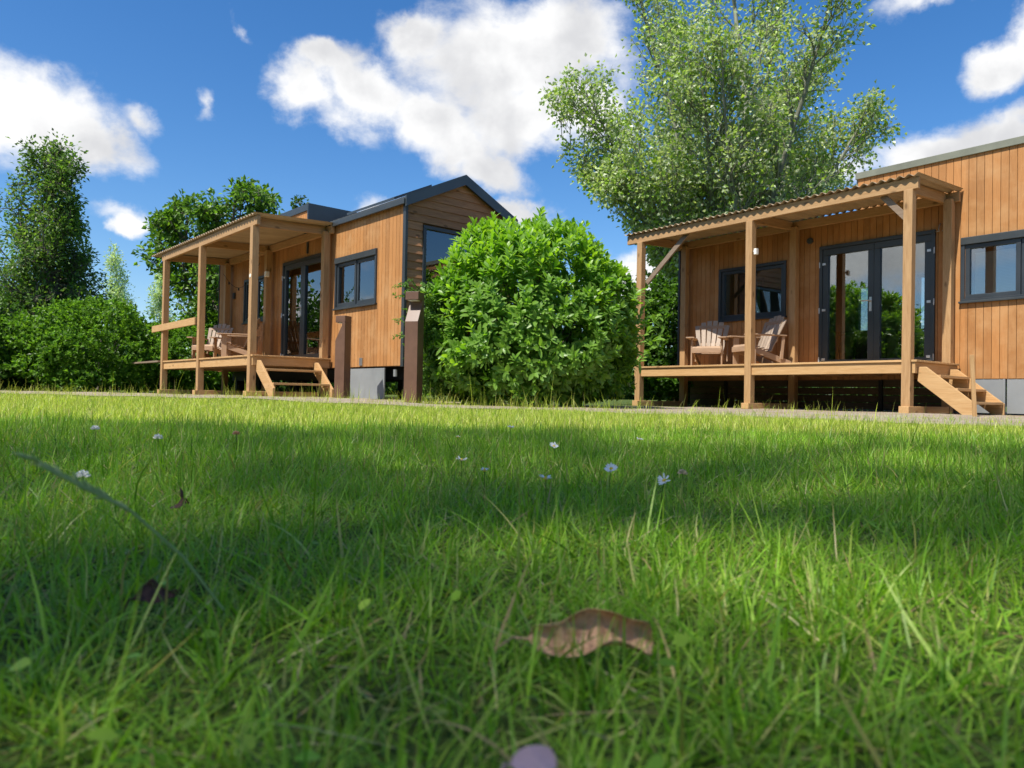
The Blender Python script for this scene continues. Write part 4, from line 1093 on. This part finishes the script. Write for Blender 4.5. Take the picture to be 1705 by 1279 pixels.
# tufts: blades fanning out of one crown, so that the turf reads as clumps with gaps
def tufts(x0, x1, y0, y1, dens, per, cond, wide, lo, hi, rad, w0, w1, levels, cols, ws):
    TX, TY = scatter(x0, x1, y0, y1, dens, cond, wide); nt_ = len(TX); size = rng.uniform(.6, 1.35, nt_)
    X = np.repeat(TX, per); Y = np.repeat(TY, per); sz = np.repeat(size, per); n = len(X)
    az = rng.random(n)*2*np.pi; q = np.sqrt(rng.random(n)); X = X+np.cos(az)*q*rad*sz; Y = Y+np.sin(az)*q*rad*sz
    lean = .15+1.05*q+rng.normal(0, .2, n)
    return blades(n, X, Y, rng.uniform(lo, hi, n)*sz, rng.uniform(w0, w1, n), lean, rng.normal(.55, .45, n), levels, cols, ws, az=az+rng.normal(0, .5, n))
parts.append(tufts(-2.2, 2.2, -.1, 1.4, 800, 24, far_from_cam, fov, .020, .046, .013, .0011, .0024, 4, LG, LW))
parts.append(tufts(-3.9, 3.9, 1.4, 3.4, 260, 20, None, fov, .028, .06, .02, .0018, .0036, 3, LG, LW))
parts.append(tufts(-6.5, 6.5, 3.2, 7.8, 60, 22, lambda x, y: y < lawn_edge(x)-.8, fov, .028, .06, .03, .003, .005, 2, FG, FW))
X, Y = scatter(-3.9, 3.9, 1.25, 3.2, 10500, None, fov); n = len(X); cp = clumpy(X, Y, 1.3)
parts.append(blades(n, X, Y, rng.gamma(6, .0066, n)*(.6+.8*cp), rng.uniform(.0016, .0034, n), rng.uniform(.1, 1.4, n), rng.normal(.2, .8, n), 3, LG, LW))
X, Y = scatter(-6.4, 6.4, 3.2, 6.5, 5200, lambda x, y: y < lawn_edge(x)+rng.normal(0, .1, len(x)), fov); n = len(X); cp = clumpy(X, Y, .8)
parts.append(blades(n, X, Y, rng.gamma(5, .0075, n)*(.55+.9*cp)*np.clip((lawn_edge(X)-Y)/1.2, .45, 1), rng.uniform(.0024, .0045, n), rng.uniform(.0, 1.35, n), rng.normal(.4, .6, n), 2, FG, FW))
X, Y = scatter(-13, 9.5, 6.5, 14.2, 2400, lambda x, y: y < lawn_edge(x)+rng.normal(0, .14, len(x)), fov); n = len(X); cp = clumpy(X, Y, .7)
parts.append(blades(n, X, Y, rng.gamma(5, .0075, n)*(.5+1.0*cp)*np.clip((lawn_edge(X)-Y)/1.5, .4, 1), rng.uniform(.004, .007, n), rng.uniform(.0, 1.3, n), rng.normal(.4, .6, n), 2, FG, FW))
# longer lying blades and stray stalks among the near turf
X, Y = scatter(-1.5, 1.5, .12, 2.6, 800, far_from_cam, fov); n = len(X)
parts.append(blades(n, X, Y, rng.uniform(.045, .10, n), rng.uniform(.0016, .0034, n), rng.uniform(.4, 1.4, n), rng.normal(.3, .6, n), 6, LG, LW))
X, Y = scatter(-4, 4, 1.6, 7, 60, None, fov); n = len(X)
parts.append(blades(n, X, Y, rng.uniform(.06, .105, n), rng.uniform(.002, .004, n), rng.uniform(0, .5, n), rng.normal(.3, .3, n), 4, LG, LW))
# dry straw lying between
X, Y = scatter(-2, 2, .15, 4.5, 420, far_from_cam, fov); n = len(X)
parts.append(blades(n, X, Y, rng.uniform(.03, .08, n), rng.uniform(.0012, .0028, n), rng.uniform(.9, 1.5, n), rng.normal(.2, .2, n), 3, [(.45, .36, .18), (.33, .22, .11), (.55, .48, .28)], None))
lawn = merge('grass', parts, M['grass']); tag(lawn, kind='stuff'); print('grass verts', len(lawn.data.vertices))

# taller unmown stalks at the gravel edge and round the posts
parts = []
X, Y = scatter(-9, 7.5, 6, 13.5, 40, lambda x, y: np.abs(y-lawn_edge(x)-.2) < .5); n = len(X)
X2, Y2 = scatter(-10, 7.5, 4.5, 15, 420, lambda x, y: (y > lawn_edge(x)-.2) & (y < lawn_edge(x)+3.2) & (clumpy(x, y, .9)+rng.normal(0, .08, len(x)) > .62)); n2 = len(X2)
parts.append(blades(n2, X2, Y2, rng.gamma(4, .009, n2), rng.uniform(.003, .006, n2), rng.uniform(0, 1.1, n2), rng.normal(.4, .5, n2), 3, FG, FW))
parts.append(blades(n, X, Y, rng.gamma(4, .035, n), rng.uniform(.003, .007, n), rng.uniform(0, .35, n), rng.normal(.35, .5, n), 4, FG, FW))
for (cx, cy, rr, k) in ((-1.4, 10.55, .35, 90), (-1.0, 10.5, .4, 120), (.3, 10.1, 1.3, 220), (-2.9, 12.5, .4, 60), (-4.75, 13.3, .4, 60), (4.3, 10.9, .7, 60), (-4.0, 13.0, .8, 90), (3.6, 11.6, .8, 60), (-7.5, 15.2, 1.5, 110), (-11, 17.8, 1.6, 260), (1.8, 10.8, .5, 60)):
    X = cx+rng.normal(0, rr*.5, k); Y = cy+rng.normal(0, .18, k)
    parts.append(blades(k, X, Y, rng.gamma(4, .034, k), rng.uniform(.004, .008, k), rng.uniform(0, .4, k), rng.normal(.4, .5, k), 5, FG, FW))
tag(merge('tall_grass', parts, M['grass']), kind='stuff')

# small round clover and plantain leaves low in the turf
n = 2600; X = rng.uniform(-2.4, 2.4, n); Y = rng.uniform(.14, 3.3, n); k = (np.abs(X) < fov(Y)) & (clumpy(X+3, Y, .6) > .45); X, Y = X[k], Y[k]; n = len(X)
P = np.stack([X, Y, gz(X, Y)+rng.uniform(.004, .026, n)], 1); d = norm(np.stack([rng.standard_normal(n), rng.standard_normal(n), rng.uniform(-.1, .5, n)], 1))
v, (tri, quad), k = leaf_cards(P, d, np.array([0, 0, 1.])+.3*rng.standard_normal((n, 3)), rng.uniform(.006, .013, n), rng.uniform(.005, .010, n), .15, .2, 2)
tag(fast_mesh('clover', v, [tri, quad], M['grass'], None, tint=tints(n, LG[:5], k), smooth=True), kind='stuff')

# ------------------------------------------------------------------ flowers and fallen leaves
def daisy(i, x, y, h, rad, tiltx, tilty, label, full=1.0):
    r = np.random.default_rng(200+i); z = float(gz(x, y))
    o = empty('daisy', (x, y, z), label=label, cat='daisy', group='daisies in the shaded lawn')
    b = MB(); b.tube([(0, 0, 0), (tilty*.2*h, -tiltx*.2*h, h*.6), (0, 0, h)], .0007, 5); b.build('stem', M['stem'], o)
    m = Matrix.Translation((0, 0, h)) @ Matrix.Rotation(tiltx, 4, 'X') @ Matrix.Rotation(tilty, 4, 'Y')
    V = []; F_ = []; n = 22
    for k in range(n):
        if r.random() > full: continue
        t = 2*math.pi*k/n+r.normal(0, .05); L = rad*r.uniform(.85, 1.05); lift = r.uniform(.05, .45); w = rad*.15; c, s = math.cos(t), math.sin(t); bse = len(V)
        for (q, ww) in ((.22, .5), (.65, 1.0), (.92, .8), (1.0, .25)):
            for sg in (-1, 1): V.append(m @ Vector((c*L*q-s*w*ww*sg, s*L*q+c*w*ww*sg, L*lift*q*q+.0006*(k % 2))))
        for a in range(3): F_.append((bse+2*a, bse+2*a+1, bse+2*a+3, bse+2*a+2))
    b = MB(); b.v = [tuple(p) for p in V]; b.f = F_; b.build('petals', M['petal'], o)
    b = MB(); n = 10
    for (q, zz) in ((.30, -.0012), (.31, .0006), (.20, .0022), (.06, .003)):
        for k in range(n): b.v.append(tuple(m @ Vector((rad*q*math.cos(6.283*k/n), rad*q*math.sin(6.283*k/n), zz))))
    for a in range(3):
        for k in range(n): b.f.append((a*n+k, a*n+(k+1) % n, (a+1)*n+(k+1) % n, (a+1)*n+k))
    b.f.append(tuple(3*n+k for k in range(n))); b.build('disc', M['pollen'], o, smooth=True)
DZ = [(.097, 1.688, .047, .0125, .5, .2, 'white daisy standing alone just below the sunlit strip, right of centre', 1),
      (-.085, 1.292, .046, .0125, .1, .1, 'open daisy with yellow centre showing, left of the others near the middle', .6),
      (-.039, 1.125, .044, .008, .1, 0, 'small closed-looking daisy right below the yellow-centred one', .8),
      (.048, 1.018, .045, .0115, .05, .1, 'flat white daisy low in the middle of the lawn', .7),
      (.16, 1.189, .047, .0125, .55, -.35, 'bright white daisy tilted towards the viewer on a slanting stem', 1),
      (.215, 1.045, .045, .0115, .6, -.5, 'cup-shaped white daisy, rightmost of the near daisies', .8),
      (-.002, 2.478, .047, .0135, .2, .1, 'daisy at the shadow edge in front of the round bush', 1),
      (.346, 2.013, .045, .0115, .15, .1, 'distant flat daisy below the left post of the right porch', 1),
      (-.147, 2.061, .040, .010, .0, .1, 'low thin daisy seen edge-on, left of centre by the shadow edge', .6)]
for i, (x, y, h, rad, a, b_, lab, full) in enumerate(DZ): daisy(i, x, y, h+.004, rad*.88, a, b_, lab, full)
def clover_flower(i, x, y, h, rad, mat, label):
    r = np.random.default_rng(300+i); z = float(gz(x, y)); o = empty('clover_flower', (x, y, z), label=label, cat='clover flower', group='clover flowers in the lawn')
    b = MB(); b.tube([(0, 0, 0), (.002, 0, h*.5), (0, 0, h)], .0009, 5); b.build('stem', M['stem'], o)
    n = 60; d = norm(r.standard_normal((n, 3))); d[:, 2] = np.abs(d[:, 2])*.9-.2
    v, (tri, quad), k = leaf_cards(np.array([0, 0, h])+d*rad*.25, d+np.array([0, 0, .3]), r.standard_normal((n, 3)), np.full(n, rad*.85), np.full(n, rad*.3), .4, .1, 2)
    fast_mesh('petals', v, [tri, quad], mat, o, smooth=True)
clover_flower(0, -.998, 1.794, .052, .010, M['petal'], 'white clover flower, leftmost at the top of the shaded lawn')
clover_flower(1, -.746, 1.582, .046, .010, M['petal'], 'white clover flower beside a faded brown one on the left')
clover_flower(2, -.582, 1.02, .036, .0095, M['petal'], 'ragged white clover flower lying low beside the long blurred stalk')
clover_flower(3, .276, 1.2, .044, .008, M['faded'], 'faded beige clover flower, right of the cup-shaped daisy')
clover_flower(4, -.643, 1.75, .050, .009, M['dead'], 'brown withered clover head at the top left of the shaded lawn')

def curled_leaf(name, loc, rz, L, W, curl, mat, label, seed, roll=.0, wav=.25, blunt=.55):
    r = np.random.default_rng(seed); nu, nv = 25, 13; V = []
    for i in range(nu):
        u = i/(nu-1)
        wd = W*math.sin(math.pi*min(1, max(0, u)))**blunt*(1-.18*math.sin(u*9+1)); wd = max(wd, W*.05)
        for j in range(nv):
            v = j/(nv-1)*2-1; a = v*curl*(1+.25*math.sin(u*7+seed)); rad = wd/max(curl, .1)
            y = rad*math.sin(a)*.5; z = rad*(1-math.cos(a))*.5
            x = (u-.5)*L; z += wav*W*(.5*math.sin(u*11+v*2+seed)+.35*math.sin(u*23+v*5))*.3 + .12*W*math.sin(u*3.14)
            V.append((x, y+wav*W*.25*math.sin(u*8+seed), z))
    ii = np.arange(nu*nv).reshape(nu, nv); Q = np.stack([ii[:-1, :-1], ii[1:, :-1], ii[1:, 1:], ii[:-1, 1:]], -1).reshape(-1, 4)
    o = empty(name, loc, rz, label=label, cat='fallen leaf'); o.rotation_euler = (roll, 0, rz)
    bl = fast_mesh('blade', V, [Q], mat, o, smooth=True); m = bl.modifiers.new('thick', 'SOLIDIFY'); m.thickness = .0003
    b = MB(); b.tube([(-.5*L, 0, 0.0), (-.62*L, .002, -.004), (-.75*L, -.003, -.010)], .0008, 6); b.build('leaf_stalk', mat, o)
curled_leaf('fallen_leaf', (.047, .425, .022), R(4), .071, .033, 1.7, M['dead'], 'large curled dry brown leaf lying on the grass in the near foreground', 3, R(58), .32, .10)
curled_leaf('fallen_leaf', (-.376, .864, .030), R(-60), .034, .022, .9, M['dead_dark'], 'dark crumpled leaf sticking up in the grass at the left', 5, R(70))
curled_leaf('fallen_leaf', (-.225, .48, .026), R(20), .026, .016, .8, M['dead_dark'], 'small dark brown leaf deep in the blurred grass, left foreground', 6, R(40))
curled_leaf('fallen_petal', (.010, .262, .031), R(10), .016, .012, .5, M['pink'], 'pale pink petal at the bottom edge of the photo', 8, R(35), .1)

# long grass stalk with a seed head crossing the left foreground
b = MB(); pts = [(-.180, .475, .02), (-.195, .45, .058), (-.212, .42, .090), (-.234, .372, .120)]
s_ = empty('grass_stalk', (0, 0, 0), label='long blurred grass stalk with seed head slanting up on the left', cat='grass stalk')
b.tube(pts, [.0008, .0008, .0008, .0007], 6); b.build('stem', M['seed'], s_)
b = MB(); r = np.random.default_rng(2)
for i in range(34):
    t = i/33; p = np.array(pts[2])*(1-t)+np.array(pts[3])*t+np.array([-.006*t, .0, .004*t]); d = np.array([-.5, -.6, .6])+r.normal(0, .35, 3); d /= np.linalg.norm(d)
    b.tube([tuple(p), tuple(p+d*.003), tuple(p+d*.007)], [.0005, .0010, .0002], 5)
b.build('seed_head', M['seed'], s_)
